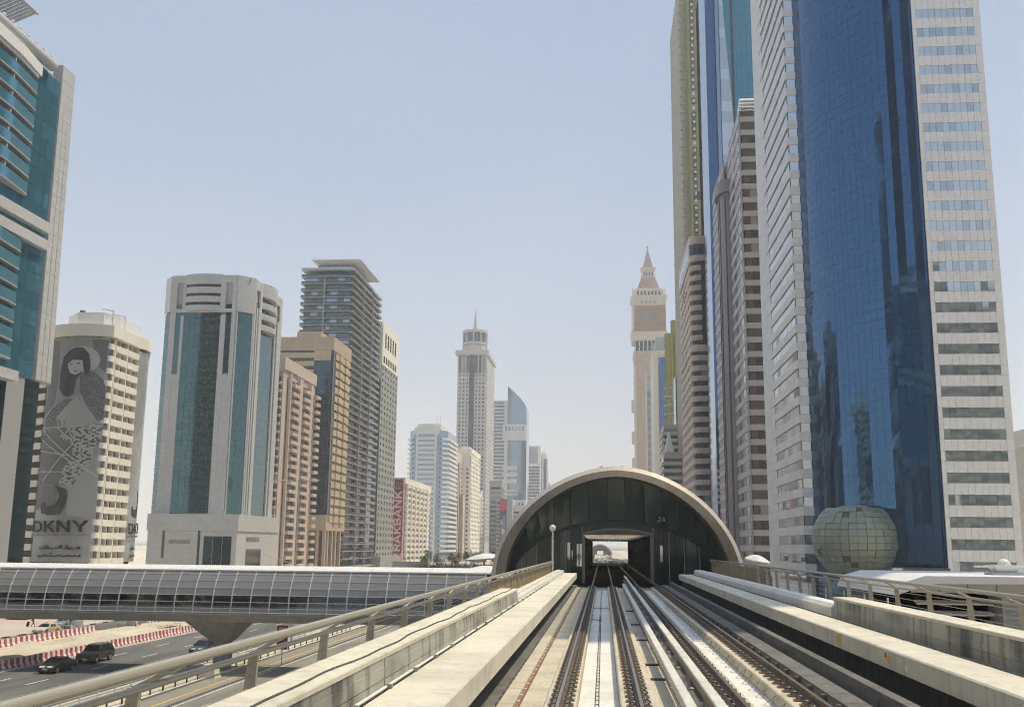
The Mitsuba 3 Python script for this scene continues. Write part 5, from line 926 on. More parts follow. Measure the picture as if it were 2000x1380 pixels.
# left wing: facade towards the road
lw = Frame((41.5, 219), (41.5, 264), (-1, 0)); put(b, 'left_wing', Mesh().box(41.75, 60, 219.2, 264, 0, 172), 'clad_white')
sp, gl_, rg = [], [], []
for k in range(43):
    zb = 6 + 3.86 * k
    for c in range(9):
        sp.append(lw.box(c * 5 + 0.02, c * 5 + 4.98, 0, 0.16, zb + 1.9, zb + 3.84))
        if c < 6: gl_.append(lw.box(c * 5 + 0.04, c * 5 + 4.96, 0, 0.05, zb + 0.02, zb + 1.88, jit=0.012))
        else: sp.append(lw.box(c * 5 + 0.02, c * 5 + 4.98, 0, 0.15, zb + 0.02, zb + 1.88))
    rg.append(lw.box(0, 34 - 3 * (k % 2), 0.16, 0.26, zb + 1.86, zb + 1.96))
pieces(b, 'left_wing_panel', sp, ['clad_shaded', 'clad_shaded_variant']); pieces(b, 'left_wing_pane', gl_, ['glass_pale', 'glass_dull']); pieces(b, 'ledge', rg, 'tan_stone')
re_ = Frame((41.5, 219), (43.6, 219), (0, -1)); pieces(b, 'return_pane', [re_.box(0.15, 2.0, 0, 0.08, 6 + 3.86 * k, 7.9 + 3.86 * k, jit=0.01) for k in range(43)], 'glass_sky'); pieces(b, 'return_panel', [re_.box(-0.1, 2.1, 0, 0.2, 7.95 + 3.86 * k, 9.8 + 3.86 * k) for k in range(43)], 'clad_pale')
# the bowed blue glass: flat facets on a gentle arc
PA, PC, PD = np.array((43.6, 219.6)), np.array((45.2, 203.5)), np.array((59.8, 189.0))
arc = [tuple((1 - t) ** 2 * PA + 2 * t * (1 - t) * PC + t * t * PD) for t in np.linspace(0, 1, 23)]
put(b, 'glass_core', Mesh().prism([(x + 0.25, y + 0.15) for x, y in arc] + [(60.2, 219), (50, 222)], 0, 166), 'steel_blue')
gp = []
for i, (p, q) in enumerate(zip(arc, arc[1:])):
    f_ = Frame(p, q, (-1, -1))
    for k in range(84):
        za, zb = 2 + 1.93 * k + 0.025, 2 + 1.93 * (k + 1) - 0.025; v, f = f_.box(0.02, f_.w - 0.02, 0.0, 0.06, za, zb)
        for j_, (uu, zz) in ((0, (i, za)), (1, (i + 1, za)), (4, (i, zb)), (5, (i + 1, zb))):   # the glass waves gently from pane to pane
            v[j_] = v[j_] + f_.d * (0.13 * (float(meshkit.fbm(np.array([uu * 0.42, zz * 0.09, 0.5]), 2, 9)) - 0.5) + rng.normal(0, 0.0012))
        gp.append((k, (v, f)))
gp.sort(key=lambda a: a[0]); pieces(b, 'blue_pane', [m for _, m in gp], ['glass_blue', 'glass_blue', 'glass_blue_deep'])
put(b, 'glass_edge', Mesh().box(43.3, 43.75, 219.0, 219.7, 0, 166).box(59.55, 59.95, 188.4, 189.2, 0, 160), 'glass_blue_deep')
put(b, 'lobby_canopy', Mesh().prism([(46.5, 203), (53.5, 192.0), (60, 187.2), (60, 190), (50, 204)], 9.2, 9.7), 'glass_pale')
gc = np.array((47.6, 201.0, 14.6)); gr_ = 8.1
gk = put(b, 'globe', trimesh.creation.icosphere(3, gr_ - 0.3).apply_scale([1, 1, 0.84]).apply_translation(gc), 'ball_glass', True, label='faceted glass globe set into the foot of the blue glass')
gpan, gdk = [], []
for j in range(13):
    p0, p1 = -1.25 + j * 0.165, -1.25 + (j + 1) * 0.165
    n_ = 32
    for i in range(n_):
        a0, a1 = 2 * math.pi * i / n_, 2 * math.pi * (i + 1) / n_; e = 0.006; rr = gr_ + rng.choice([0, 0, 0.06, 0.14])
        def sp_(p, a, r): return gc + r * np.array((math.cos(p) * math.cos(a), math.cos(p) * math.sin(a), math.sin(p) * 0.92))
        v = [sp_(p0 + e, a0 + e, rr), sp_(p0 + e, a1 - e, rr), sp_(p0 + e, a1 - e, rr - 0.5), sp_(p0 + e, a0 + e, rr - 0.5), sp_(p1 - e, a0 + e, rr), sp_(p1 - e, a1 - e, rr), sp_(p1 - e, a1 - e, rr - 0.5), sp_(p1 - e, a0 + e, rr - 0.5)]
        (gdk if rng.random() < 0.055 else gpan).append((np.array(v), BF))
for nm, lst, mat in (('panel', gpan, 'ball_glass'), ('dark_panel', gdk, 'ball_dark')):
    lst.sort(key=lambda m: m[0][0, 1])
    for v in lst[:300]: scene[numbered(f'{gk}__{nm}')] = mikit.ply(v, mat)
put(b, 'globe_stem', Mesh().tube((gc[0], gc[1], 0), (gc[0], gc[1], 10), 2.0, 16, 5.2), 'ball_dark', 40)

# brown and white striped tower
b = thing('office_tower', 'brown and pale striped stone tower with a half-round bay on its road side', 'tower')
put(b, 'core', box(40.4, 56, 275.4, 348, 0, 136), 'brown_granite'); ff = Frame((40, 275), (56, 275), (0, -1)); fs = Frame((40, 275), (40, 348), (-1, 0))
N_ = 32
pieces(b, 'stone_band', [ff.box(0, 16, 0, 0.5, 8 + 4.05 * k, 9.6 + 4.05 * k) for k in range(N_)], 'band_stone'); pieces(b, 'granite_band', [ff.box(0.2, 1.9, 0, 0.3, 9.6 + 4.05 * k, 12.05 + 4.05 * k) for k in range(N_)], 'brown_granite'); pieces(b, 'window', [ff.box(1.9, 14, 0.0, 0.12, 9.6 + 4.05 * k, 12.05 + 4.05 * k) for k in range(N_)], 'window_dark')
pieces(b, 'side_band', [Mesh().add(*fs.box(0, 26, 0, 0.5, 8 + 4.05 * k, 9.6 + 4.05 * k)).add(*fs.box(40, 73, 0, 0.5, 8 + 4.05 * k, 9.6 + 4.05 * k)).mesh() for k in range(N_)], 'band_stone'); pieces(b, 'side_granite', [Mesh().add(*fs.box(0, 26, 0, 0.3, 9.6 + 4.05 * k, 12.05 + 4.05 * k)).add(*fs.box(40, 73, 0, 0.3, 9.6 + 4.05 * k, 12.05 + 4.05 * k)).mesh() for k in range(N_)], 'mauve_stone')
pieces(b, 'side_window', [fs.box(3 + 6 * j, 7 + 6 * j, 0.3, 0.38, 9.8 + 4.05 * k, 11.9 + 4.05 * k) for k in range(N_) for j in (0, 2)], 'glass_smoke')
hc = (40.2, 308); put(b, 'half_round_bay', Mesh().prism([(hc[0] - 3.2 * math.sin(t), hc[1] - 6.5 * math.cos(t)) for t in np.linspace(math.pi, 0, 15)], 0, 122), 'mauve_stone', 40); pieces(b, 'bay_groove', [Mesh().tube((hc[0] - 3.25 * math.sin(t), hc[1] - 6.6 * math.cos(t), 0), (hc[0] - 3.25 * math.sin(t), hc[1] - 6.6 * math.cos(t), 121), 0.25, 5).mesh() for t in (0.6, 1.3, 1.9, 2.5)], 'glass_smoke')
put(b, 'bay_cap', Mesh().prism([(hc[0] - 4.4 * math.sin(t), hc[1] - 8.0 * math.cos(t)) for t in np.linspace(math.pi, 0, 15)], 122, 126), 'mauve_stone', 40)
pieces(b, 'top_slat', [Mesh().hexa([(39.6 + 0.2 * k, 274.4 + 0.5 * k, 137 + 1.3 * k), (56, 274.4 + 0.5 * k, 137 + 1.3 * k), (56, 278 + 0.5 * k, 137 + 1.3 * k), (39.6 + 0.2 * k, 278 + 0.5 * k, 137 + 1.3 * k), (39.6 + 0.2 * k, 275.6 + 0.5 * k, 137.9 + 1.3 * k), (56, 275.6 + 0.5 * k, 137.9 + 1.3 * k), (56, 278 + 0.5 * k, 137.9 + 1.3 * k), (39.6 + 0.2 * k, 278 + 0.5 * k, 137.9 + 1.3 * k)]).mesh() for k in range(4)], 'clad_pale')

for k in [k for k in scene if k.startswith(b + '__')]: scene[k]['to_world'] = T().translate([0.3, 8.0, 0])
# tall teal glass tower with a pale blade
b = thing('glass_tower', 'tall teal glass tower with a pale curving blade and ringed foot', 'tower')
tf = Frame((41, 396), (68, 396), (0, -1)); put(b, 'core', box(41, 68, 396.3, 430, 0, 250), 'inner_black'); curtain(b, tf, 60, 246, 2.1, 4.3, ['glass_teal', 'glass_teal', 'glass_blue', 'glass_teal_light'], jit=0.006, cap=300)
pieces(b, 'seam', [tf.box(10.5, 11.4, 0.08, 0.3, 60, 246)], 'window_dark')
put(b, 'dark_edge', Mesh().prism([(38.6, 372), (40.4, 369.6), (42.0, 370), (42.2, 395), (38.6, 395)], 0, 255), 'glass_blue', 30); put(b, 'pale_edge', Mesh().prism([(42.05, 369.2), (43.3, 369.0), (43.4, 394), (42.4, 394)], 0, 255), 'glass_steel')
bl = Polygon([(43.5, 0), (49.5, 0), (49.2, 130), (48.9, 150), (48.3, 165), (47.2, 185), (45.9, 205), (44.8, 225), (43.9, 245), (43.5, 252)])
put(b, 'blade_core', Mesh().tm(trimesh.creation.extrude_polygon(bl, 12, engine='earcut').apply_transform(trimesh.transformations.rotation_matrix(math.pi / 2, (1, 0, 0))).apply_translation((0, 381.0, 0))), 'glass_steel')
sh = []
for k in range(52):
    za, zb = 20 + 4.3 * k, 24.25 + 4.3 * k; w = lambda z: float(np.interp(z, [0, 130, 150, 165, 185, 205, 225, 245, 252], [49.5, 49.2, 48.9, 48.3, 47.2, 45.9, 44.8, 43.9, 43.5]))
    j1, j2 = rng.normal(0, 0.02, 2)
    sh.append((np.array([(43.6, 368.7 + j1, za), (w(za) - 0.05, 368.9 + j2, za), (w(za) - 0.05, 369.1, za), (43.6, 369.1, za), (43.6, 368.7 - j2, zb), (w(zb) - 0.05, 368.9 - j1, zb), (w(zb) - 0.05, 369.1, zb), (43.6, 369.1, zb)]), BF))
pieces(b, 'blade_pane', sh, ['glass_sky', 'glass_pale']); put(b, 'plant_floor', box(43.6, 49.1, 368.5, 368.8, 133, 146), 'slab_grey')
pieces(b, 'foot_ring', [Mesh().prism([(42.5 + 4.6 * math.cos(a), 366 + 4.6 * math.sin(a)) for a in np.arange(20) * math.pi / 10], z, z + 0.8).mesh() for z in (28, 30.2, 32.4, 34.6, 36.8, 39)], 'tan_stone'); put(b, 'foot_drum', Mesh().prism([(42.5 + 3.6 * math.cos(a), 366 + 3.6 * math.sin(a)) for a in np.arange(20) * math.pi / 10], 0, 40), 'window_dark', 40)

for k in [k for k in scene if k.startswith(b + '__')]: scene[k]['to_world'] = T().translate([2.1, 0, 0])
# beige balcony tower with rounded corner
b = thing('apartment_tower', 'beige tower with a rounded corner of strip balconies and a black glass upper corner', 'tower')
pl = [(37.2 + 3.5 - 3.5 * math.sin(t), 423.5 - 3.5 * math.cos(t)) for t in np.linspace(0, math.pi / 2, 8)]
put(b, 'core', Mesh().prism([(x + 0.8, y + 0.8) for x, y in pl[::-1]] + [(60, 420.8), (60, 480), (38.0, 480)], 0, 140), 'recess')
def wrap(z0, z1, off=0.0, xe=47.5): return Mesh().prism([(x - off, y - off) for x, y in pl[::-1]] + [(xe, 420 - off), (xe, 421.2), (40, 424), (38.5, 430), (38.5, 478), (37.2 - off, 478)], z0, z1).mesh()
fhb = 4.25
pieces(b, 'balcony_band', [wrap(8 + fhb * k, 10.1 + fhb * k, 0.25, 60 if k < 20 else 41.5) for k in range(29)], 'beige_stone')
ff = Frame((40.7, 420), (60, 420), (0, -1)); fs = Frame((37.2, 424), (37.2, 478), (-1, 0))
pieces(b, 'bay_column', [ff.box(u, u + 1.0, -0.9, 0.18, 0, 94) for u in (3.0, 8, 13)] + [fs.box(u, u + 3.2, -0.9, 0.12, 0, 128) for u in (2, 10, 18, 26, 34, 42, 50)], 'beige_stone')
pieces(b, 'opening', [ff.box(u, u + 3.6, -0.75, -0.65, 10.2 + fhb * k, 12.2 + fhb * k) for k in range(20) for u in (0.3, 4.4, 9.2)], 'window_dark')
put(b, 'glass_corner', Mesh().prism([(41.6, 419.8), (60, 419.8), (60, 424), (41.6, 424)], 94, 132), 'window_dark'); put(b, 'shoulder', wrap(92.5, 95.2, 0.5, 60), 'beige_stone')
put(b, 'crown', wrap(131, 142, 0.3, 60), 'beige_stone'); put(b, 'crown_window', Mesh().add(*wrap(133.6, 138.4, 0.36, 60)), 'window_dark')
for y in (440, 448): put(b, 'roof_frame', Mesh().tube((36.6, y, 120), (36.6, y + 5, 124), 0.3, 5), 'tan_stone')

# tall olive and gold tower
b = thing('tall_tower', 'very tall olive and gold tower with a column of bright window openings', 'tower')
put(b, 'core', Mesh().prism([(47, 560), (62, 560), (62, 640), (43, 640), (43, 563)], 0, 345), 'gold_olive'); put(b, 'side_strip', box(42.4, 46.4, 561, 640, 0, 345), 'olive_grey')
pieces(b, 'ledge', [box(41.6, 44.2, 560.2, 564, 20 + 5.2 * k, 20.5 + 5.2 * k) for k in range(62)], 'slab_grey'); pieces(b, 'rib', [box(44.4 + 1.2 * i, 44.7 + 1.2 * i, 560.4, 561, 0, 345) for i in range(2)], 'gold_olive')
pieces(b, 'window_recess', [box(48.0, 50.4, 559.85, 560.0, 96 + 4.3 * k, 99.9 + 4.3 * k) for k in range(56)], 'window_dark'); pieces(b, 'bright_blind', [box(48.7, 50.0, 559.6, 559.84, 97.2 + 4.3 * k, 98.9 + 4.3 * k) for k in range(56)], 'cover_white')  # white squares stand in for windows bright with reflected light
pieces(b, 'bright_blind', [box(51.8, 53.0, 559.6, 559.84, 161 + 4.4 * k - 8 * 4.4, 162.7 + 4.4 * k - 8 * 4.4) for k in range(10)], 'cover_white'); put(b, 'plant_louvre', Mesh().box(48.0, 54.5, 559.7, 560, 206, 211), 'window_dark')
pieces(b, 'glass_rib', [box(52 + 1.6 * i, 52.7 + 1.6 * i, 559.6, 560, 214, 345) for i in range(6)], 'gold_olive')

for k in [k for k in scene if k.startswith(b + '__')]: scene[k]['to_world'] = T().translate([4.2, 0, 0])
# gold ribbed pair and what is in front of it
def column_tower(label, cx, cy, r, z1, mat, ribs=14, squash=1.0):
    t = thing('ribbed_tower', label, 'tower'); put(t, 'shaft', Mesh().prism([(cx + r * math.cos(a), cy + r * math.sin(a)) for a in np.arange(24) * math.pi / 12], 0, z1), mat, 30)
    pieces(t, 'rib', [Mesh().tube((cx + r * math.cos(a), cy + r * math.sin(a), 0), (cx + r * math.cos(a), cy + r * math.sin(a), z1), 0.35, 5).mesh() for a in np.arange(ribs) * 2 * math.pi / ribs], 'gold_olive')
    pieces(t, 'floor_ring', [Mesh().prism([(cx + (r + 1.6) * math.cos(a), cy + (r + 1.6) * math.sin(a)) for a in np.arange(20) * math.pi / 10], z, z + 1.2).mesh() for z in (104, 110, 116, 122)], 'slab_grey'); return t
column_tower('taller gold glass cylinder tower behind the beige balcony tower', 53.5, 722, 4.2, 172, 'gold_glass'); column_tower('shorter gold glass cylinder tower left of the taller one', 48.0, 720, 3.3, 162, 'gold_glass')
b = thing('glass_strip_tower', 'thin dark teal glass tower edge between the gold cylinders and the tall olive tower', 'tower'); put(b, 'core', box(46.2, 50, 642, 660, 0, 118), 'glass_teal'); put(b, 'edge', box(45.9, 46.2, 641.7, 660, 0, 119), 'window_dark')
b = thing('apartment_block', 'low stepped beige block with strip balconies right of the clock tower', 'building'); ST = [(38, 50, 640, 88), (36, 48, 610, 68), (35, 47, 580, 46)]
for x0, x1, y0, h in ST:
    put(b, 'wing', box(x0, x1, y0, y0 + 28, 0, h), 'beige_stone'); pieces(b, 'balcony', [box(x0 - 1.2, x1, y0 - 1.2, y0 + 27, 6 + 4.2 * k, 7.8 + 4.2 * k) for k in range(int((h - 8) / 4.2))], 'clock_stone'); pieces(b, 'opening', [box(x0 - 0.1, x1 + 0.05, y0 - 0.1, y0 + 26, 7.9 + 4.2 * k, 10.0 + 4.2 * k) for k in range(int((h - 8) / 4.2))], 'window_dark')
put(b, 'gable', Mesh().hexa([(36.6, 608.6, 68), (42, 608.6, 68), (42, 620, 68), (36.6, 620, 68), (39.2, 608.6, 80), (39.4, 608.6, 80), (39.4, 620, 80), (39.2, 620, 80)]), 'white_paint')
b = thing('office_tower', 'round-shouldered grey and blue glass tower with a tan edge right of the clock tower', 'tower')
put(b, 'shaft', Mesh().prism([(47.5 + 8.5 - 8.5 * math.cos(t), 950 - 7 * math.sin(t)) for t in np.linspace(0, math.pi, 12)] + [(64.5, 1000), (47.5, 1000)], 0, 192), 'clock_stone', 30); put(b, 'glass_front', Mesh().prism([(52 + 4 - 4 * math.cos(t), 943.2 - 2 * math.sin(t)) for t in np.linspace(0, math.pi, 8)], 0, 186), 'glass_blue', 30); put(b, 'tan_edge', box(60.5, 66, 941, 1000, 0, 188), 'ochre_stone')
put(b, 'shoulder', Mesh().prism([(50 + 7 - 7 * math.cos(t), 951 - 5 * math.sin(t)) for t in np.linspace(0, math.pi, 10)] + [(64, 990), (50, 990)], 192, 206), 'slab_grey', 30); pieces(b, 'cornice', [Mesh().prism([(46.8 + 9.2 - 9.2 * math.cos(t), 949.5 - 7.6 * math.sin(t)) for t in np.linspace(0, math.pi, 12)] + [(65, 1000), (46.8, 1000)], z, z + 2.2).mesh() for z in (181, 190.5)], 'clock_stone')

# clock tower
b = thing('clock_tower', 'tall beige clock tower with a covered square face, pink roof and pointed spire', 'tower')
cx, cy = 53.0, 1148.0
def sq(hw, z0, z1, hw2=None, dx=0): 
    h2 = hw if hw2 is None else hw2
    return Mesh().hexa([(cx - hw, cy - hw, z0), (cx + hw, cy - hw, z0), (cx + hw, cy + hw, z0), (cx - hw, cy + hw, z0), (cx - h2, cy - h2, z1), (cx + h2, cy - h2, z1), (cx + h2, cy + h2, z1), (cx - h2, cy + h2, z1)])
put(b, 'shaft', sq(17.0, 0, 222), 'beige_stone'); put(b, 'shaft_panel', box(cx - 15.5, cx + 15.5, cy - 17.4, cy - 17, 0, 205), 'tan_stone'); pieces(b, 'window', [box(cx - 3.5, cx + 5, cy - 17.8, cy - 17.4, 8 + 9.3 * k, 15 + 9.3 * k) for k in range(21)], 'glass_steel'); put(b, 'window_frame', Mesh().box(cx - 5.5, cx - 3.6, cy - 18, cy - 17.4, 0, 205).box(cx + 5.1, cx + 7, cy - 18, cy - 17.4, 0, 205).box(cx + 0.4, cx + 1.1, cy - 18, cy - 17.4, 0, 205), 'clock_stone')
pieces(b, 'corner_pier', [box(cx - 17.4, cx - 15.4, cy - 17.8, cy, 0, 212), box(cx + 15.4, cx + 17.4, cy - 17.8, cy, 0, 212)], 'clock_stone'); pieces(b, 'side_ledge', [box(cx - 20.5, cx - 17, cy - 17, cy - 6, z, z + 13) for z in (160, 125, 96, 66)], 'clock_stone')
put(b, 'tan_band', box(cx - 15.6, cx + 15.6, cy - 17.9, cy - 17.3, 205, 227), 'tan_stone'); put(b, 'belt', sq(17.8, 222, 228), 'beige_stone'); put(b, 'gallery', sq(16.0, 228, 240), 'window_dark')
pieces(b, 'gallery_post', [box(cx - 16.4 + 4.6 * i, cx - 15.6 + 4.6 * i + 0.4, cy - 16.6, cy - 15.9, 228, 240) for i in range(8)] + [box(cx + 4, cx + 12, cy - 16.8, cy - 16.4, 233, 235), box(cx + 7, cx + 9, cy - 16.9, cy - 16.3, 229, 239)], 'clock_stone')
put(b, 'lower_cornice', sq(18.8, 240, 250, 20.6), 'clock_stone'); put(b, 'face_block', sq(18.6, 250, 280), 'clock_stone'); put(b, 'face_cover', box(cx - 16.6, cx + 18.4, cy - 19.2, cy - 18.6, 250.5, 280), 'clock_print', label='brown cloth covering the clock face'); put(b, 'dark_patch', Mesh().tube((cx - 1, cy - 19.3, 267), (cx - 1, cy - 19.2, 267), 6.2, 20), 'mauve_stone', label='dark round patch in the middle of the cloth')
put(b, 'upper_wall', sq(18.8, 280, 289), 'clock_stone'); pieces(b, 'lozenge', [Mesh().hexa([(cx - 8 + 4.8 * i, cy - 19.3, 281), (cx - 6 + 4.8 * i, cy - 19.3, 283.8), (cx - 6 + 4.8 * i, cy - 18.8, 283.8), (cx - 8 + 4.8 * i, cy - 18.8, 281), (cx - 10 + 4.8 * i, cy - 19.3, 283.8), (cx - 8 + 4.8 * i, cy - 19.3, 286.5), (cx - 8 + 4.8 * i, cy - 18.8, 286.5), (cx - 10 + 4.8 * i, cy - 18.8, 283.8)]).mesh() for i in range(4)], 'slab_grey')
put(b, 'upper_cornice', sq(20.2, 289, 291.5), 'clock_stone'); put(b, 'arcade', sq(16.6, 291.5, 299), 'clock_stone'); pieces(b, 'arcade_opening', [box(cx - 13 + 4 * i, cx - 11 + 4 * i, cy - 16.9, cy - 16.5, 292, 297) for i in range(7)], 'recess'); pieces(b, 'pinnacle', [Mesh().tube((cx + sx * 18, cy + sy * 18, 291), (cx + sx * 18, cy + sy * 18, 300), 0.9, 6, 0.5).mesh() for sx in (-1, 1) for sy in (-1, 1)], 'clock_stone')
put(b, 'roof_rail', sq(14.0, 299, 301), 'clock_stone'); put(b, 'pink_roof', sq(12.4, 301, 313, 8.4), 'pink_roof'); pieces(b, 'dormer', [box(cx - 7.5 + 4.4 * i, cx - 6 + 4.4 * i, cy - 12.6, cy - 10.5, 302.5, 305) for i in range(4)], 'tan_stone')
put(b, 'lantern_base', sq(8.2, 313, 316), 'tan_stone'); put(b, 'lantern', sq(7.2, 316, 325), 'clock_stone'); pieces(b, 'lantern_opening', [box(cx - 5 + 3 * i, cx - 3.8 + 3 * i, cy - 7.5, cy - 7.1, 317.5, 322) for i in range(4)], 'window_dark'); put(b, 'lantern_cornice', sq(8.4, 325, 327), 'clock_stone')
put(b, 'spire_roof', sq(6.0, 327, 350, 0.4), 'pink_roof'); put(b, 'finial', Mesh().tube((cx, cy, 349), (cx, cy, 355), 0.4, 6).tube((cx, cy, 352), (cx, cy, 353.2), 1.2, 8), 'slab_grey')
b = thing('distant_block', 'far beige banded block at the right edge behind the white wing', 'building'); put(b, 'core', box(160, 200, 400, 430, 0, 52), 'clad_white'); pieces(b, 'floor_window', [box(160.5, 199, 399.8, 400.1, 8 + 6 * k, 10.4 + 6 * k) for k in range(7)], 'window_dark'); put(b, 'terrace', box(158, 200, 398, 430, 52, 58), 'clad_pale'); put(b, 'ochre_wall', box(159, 200, 399.0, 399.7, 26, 46), 'ochre_stone')

# the tower beside the track, right of the frame, whose shade falls across it; and unseen towers added for their reflections
b = thing('office_tower', 'stone tower outside the frame whose shade falls across the tracks', 'tower')
put(b, 'core', Mesh().prism([(52.5, 58.5), (82, 70.5), (82, 112), (52.5, 112)], 0, 132), 'clad_pale')
fs = Frame((52.4, 58), (52.4, 112), (-1, 0)); ff = Frame((52.4, 58.3), (82, 70.3), (0.4, -1))
for f_ in (fs, ff): pieces(b, 'window_band', [f_.box(1, f_.w - 1, 0, 0.1, 5 + 3.9 * k, 7 + 3.9 * k) for k in range(32)], 'window_dark'); pieces(b, 'ledge', [f_.box(0, f_.w, 0, 0.3, 7.1 + 3.9 * k, 8.6 + 3.9 * k) for k in range(32)], 'clad_white_variant')
for i, (x0, x1, y0, y1, h, mat, win) in enumerate(((-150, -118, 46, 92, 262, 'brown_granite', 'glass_smoke'), (-182, -160, 106, 123, 300, 'brown_granite', 'window_dark'), (-186, -164, 145, 161, 250, 'brown_granite', 'glass_smoke'), (-186, -168, 177, 185, 190, 'slab_grey', 'glass_smoke'), (-152, -118, -30, 20, 120, 'slab_grey', 'glass_smoke'), (-150, -118, -90, -40, 95, 'beige_stone', 'window_dark'), (-155, -118, -190, -130, 150, 'grey_green', 'glass_smoke'), (60, 90, -120, -70, 90, 'slab_grey', 'glass_smoke'), (128, 196, -160, -70, 128, 'grey_green', 'window_dark'), (62, 95, -230, -170, 180, 'tan_stone', 'window_dark'))):
    b = thing('rear_tower', ('tall dark tower left of the frame', 'dark brown tower behind the blue balcony tower', 'slim brown tower behind the blue balcony tower', 'thin grey tower behind the blue balcony tower', 'dark grey tower beside the viewer', 'beige tower behind the viewer on the left', 'grey-green tower far behind the viewer', 'dark slab tower behind the viewer on the right', 'broad olive grey tower behind the viewer', 'tall brown tower far behind the viewer')[i] + ', added only for its reflections', 'tower')
    put(b, 'core', box(x0, x1, y0, y1, 0, h), mat); n = int(h / 4) - 1
    fa, fb_ = (Frame((x1, y0), (x1, y1), (1, 0)) if x1 < 0 else Frame((x0, y0), (x0, y1), (-1, 0))), Frame((x0, y1), (x1, y1), (0, 1))
    for f_ in (fa, fb_): pieces(b, 'window_band', [f_.box(1, f_.w - 1, 0, 0.2, 4 + 4 * k, 6 + 4 * k) for k in range(n)], win)

# ------------------------------------------------------------------ on the roads: barriers, cars, lamps, people
def barrier_mesh(x, y, L):
    pf = [(-0.30, 0), (0.30, 0), (0.30, 0.16), (0.16, 0.36), (0.11, 0.92), (-0.11, 0.92), (-0.16, 0.36), (-0.30, 0.16)]; n = 8
    v = [(x + a, y + 0.012, z) for a, z in pf] + [(x + a, y + L - 0.012, z) for a, z in pf]
    f = [q for i in range(n) for q in ((i, (i + 1) % n, (i + 1) % n + n), (i, (i + 1) % n + n, i + n))] + [(0, i + 1, i) for i in range(1, n - 1)] + [(n, n + i, n + i + 1) for i in range(1, n - 1)]
    return (np.array(v), np.array(f)[:, ::-1])
for row, x, y0, y1, L in (('near', -60.2, 92.0, 164.0, 0.54), ('far', -73.0, 112.0, 146.5, 0.6), ('far', -73.0, 164.0, 196.0, 0.6)):
    y, k = y0, 0
    while y < y1:
        c = 'red' if k % 2 else 'white'
        single('road_barrier', f'{c} plastic road barrier in the {"row nearest the carriageway" if row == "near" else "row beyond the sand"}', 'barrier', barrier_mesh(x + rng.normal(0, 0.03), y, L), f'barrier_{c}', group=f'{c} barriers of the {row} row')
        y += L; k += 1
for i, (x, y) in enumerate(((-71.2, 150), (-70.6, 154.5), (-71.5, 158), (-69.8, 161), (-63.2, 150), (-62.8, 152.5))):
    single('traffic_cone', 'orange-red traffic cone standing in the sand of the roadworks', 'cone', Mesh().box(x - 0.2, x + 0.2, y - 0.2, y + 0.2, 0.02, 0.07).tube((x, y, 0.07), (x, y, 0.85), 0.16, 8, 0.04), 'barrier_red', group='traffic cones in the roadworks')
cb = thing('utility_cabinet', 'grey utility cabinet standing in the sand beyond the far barriers', 'cabinet'); put(cb, 'body', box(-73.4, -72.1, 157.6, 158.5, 0.1, 2.0), 'grey_paint'); put(cb, 'lid', box(-73.5, -72.0, 157.5, 158.6, 2.0, 2.08), 'slab_grey'); put(cb, 'plinth', box(-73.5, -72.0, 157.5, 158.6, 0, 0.1), 'concrete_grey')
sn = thing('work_sign', 'small white roadworks board above the far barriers', 'sign'); put(sn, 'board', box(-74.2, -72.8, 142.6, 142.66, 1.0, 1.9), 'sign_white'); put(sn, 'post', Mesh().tube((-73.9, 142.7, 0), (-73.9, 142.7, 1.2), 0.03, 6).tube((-73.1, 142.7, 0), (-73.1, 142.7, 1.2), 0.03, 6), 'grey_paint')
sn = thing('road_sign', 'dark red and white road sign under the footbridge beside its pier', 'sign'); put(sn, 'board', box(-34.9, -33.7, 111.0, 111.08, 1.6, 4.1), 'barrier_red'); put(sn, 'panel', box(-34.7, -33.9, 110.96, 110.99, 2.9, 3.9), 'sign_white'); put(sn, 'post', Mesh().tube((-34.3, 111.2, 0), (-34.3, 111.2, 2), 0.06, 8), 'grey_paint')
pb = thing('planter', 'long dark planter box on the far pavement', 'planter'); put(pb, 'box', box(-98, -94.5, 166, 170, 0, 1.1), 'recess'); put(pb, 'rim', box(-98.1, -94.4, 165.9, 170.1, 1.1, 1.2), 'kerb_pale')
wp = thing('timber_stack', 'low stack of dark planks lying on the sand', 'planks'); pieces(wp, 'plank', [box(-66.6 + 0.3 * i, -66.35 + 0.3 * i, 153 + 0.4 * i, 159 + 0.3 * i, 0.32 + 0.04 * i, 0.4 + 0.04 * i) for i in range(4)], 'tan_stone')
# fence and crash rail between the carriageways
fn = thing('median_fence', 'grey metal mesh fence along the verge between the carriageways', 'fence'); ys = np.arange(52, 150, 3.0)
pieces(fn, 'post', [Mesh().tube((-41.6, y, 0), (-41.6, y, 1.9), 0.04, 6).mesh() for y in ys], 'pole_grey'); pieces(fn, 'bar', [box(-41.61, -41.59, 52, 148, z, z + 0.05) for z in np.arange(0.3, 1.9, 0.3)], 'pole_grey')
hd = single('verge', 'sandy verge between the carriageways', None, ([(-42.3, -300, 0.006), (-37.9, -300, 0.006), (-37.9, 900, 0.006), (-42.3, 900, 0.006)], [[0, 1, 2], [0, 2, 3]]), 'sand', kind='structure')
cr_ = thing('crash_rail', 'weathered crash rail on short posts beside the near carriageway', 'guard rail'); put(cr_, 'beam', box(-38.45, -38.38, 45, 160, 0.5, 0.8), 'tan_stone'); pieces(cr_, 'post', [box(-38.36, -38.24, y, y + 0.12, 0, 0.82) for y in np.arange(46, 160, 2.6)], 'concrete_dark')
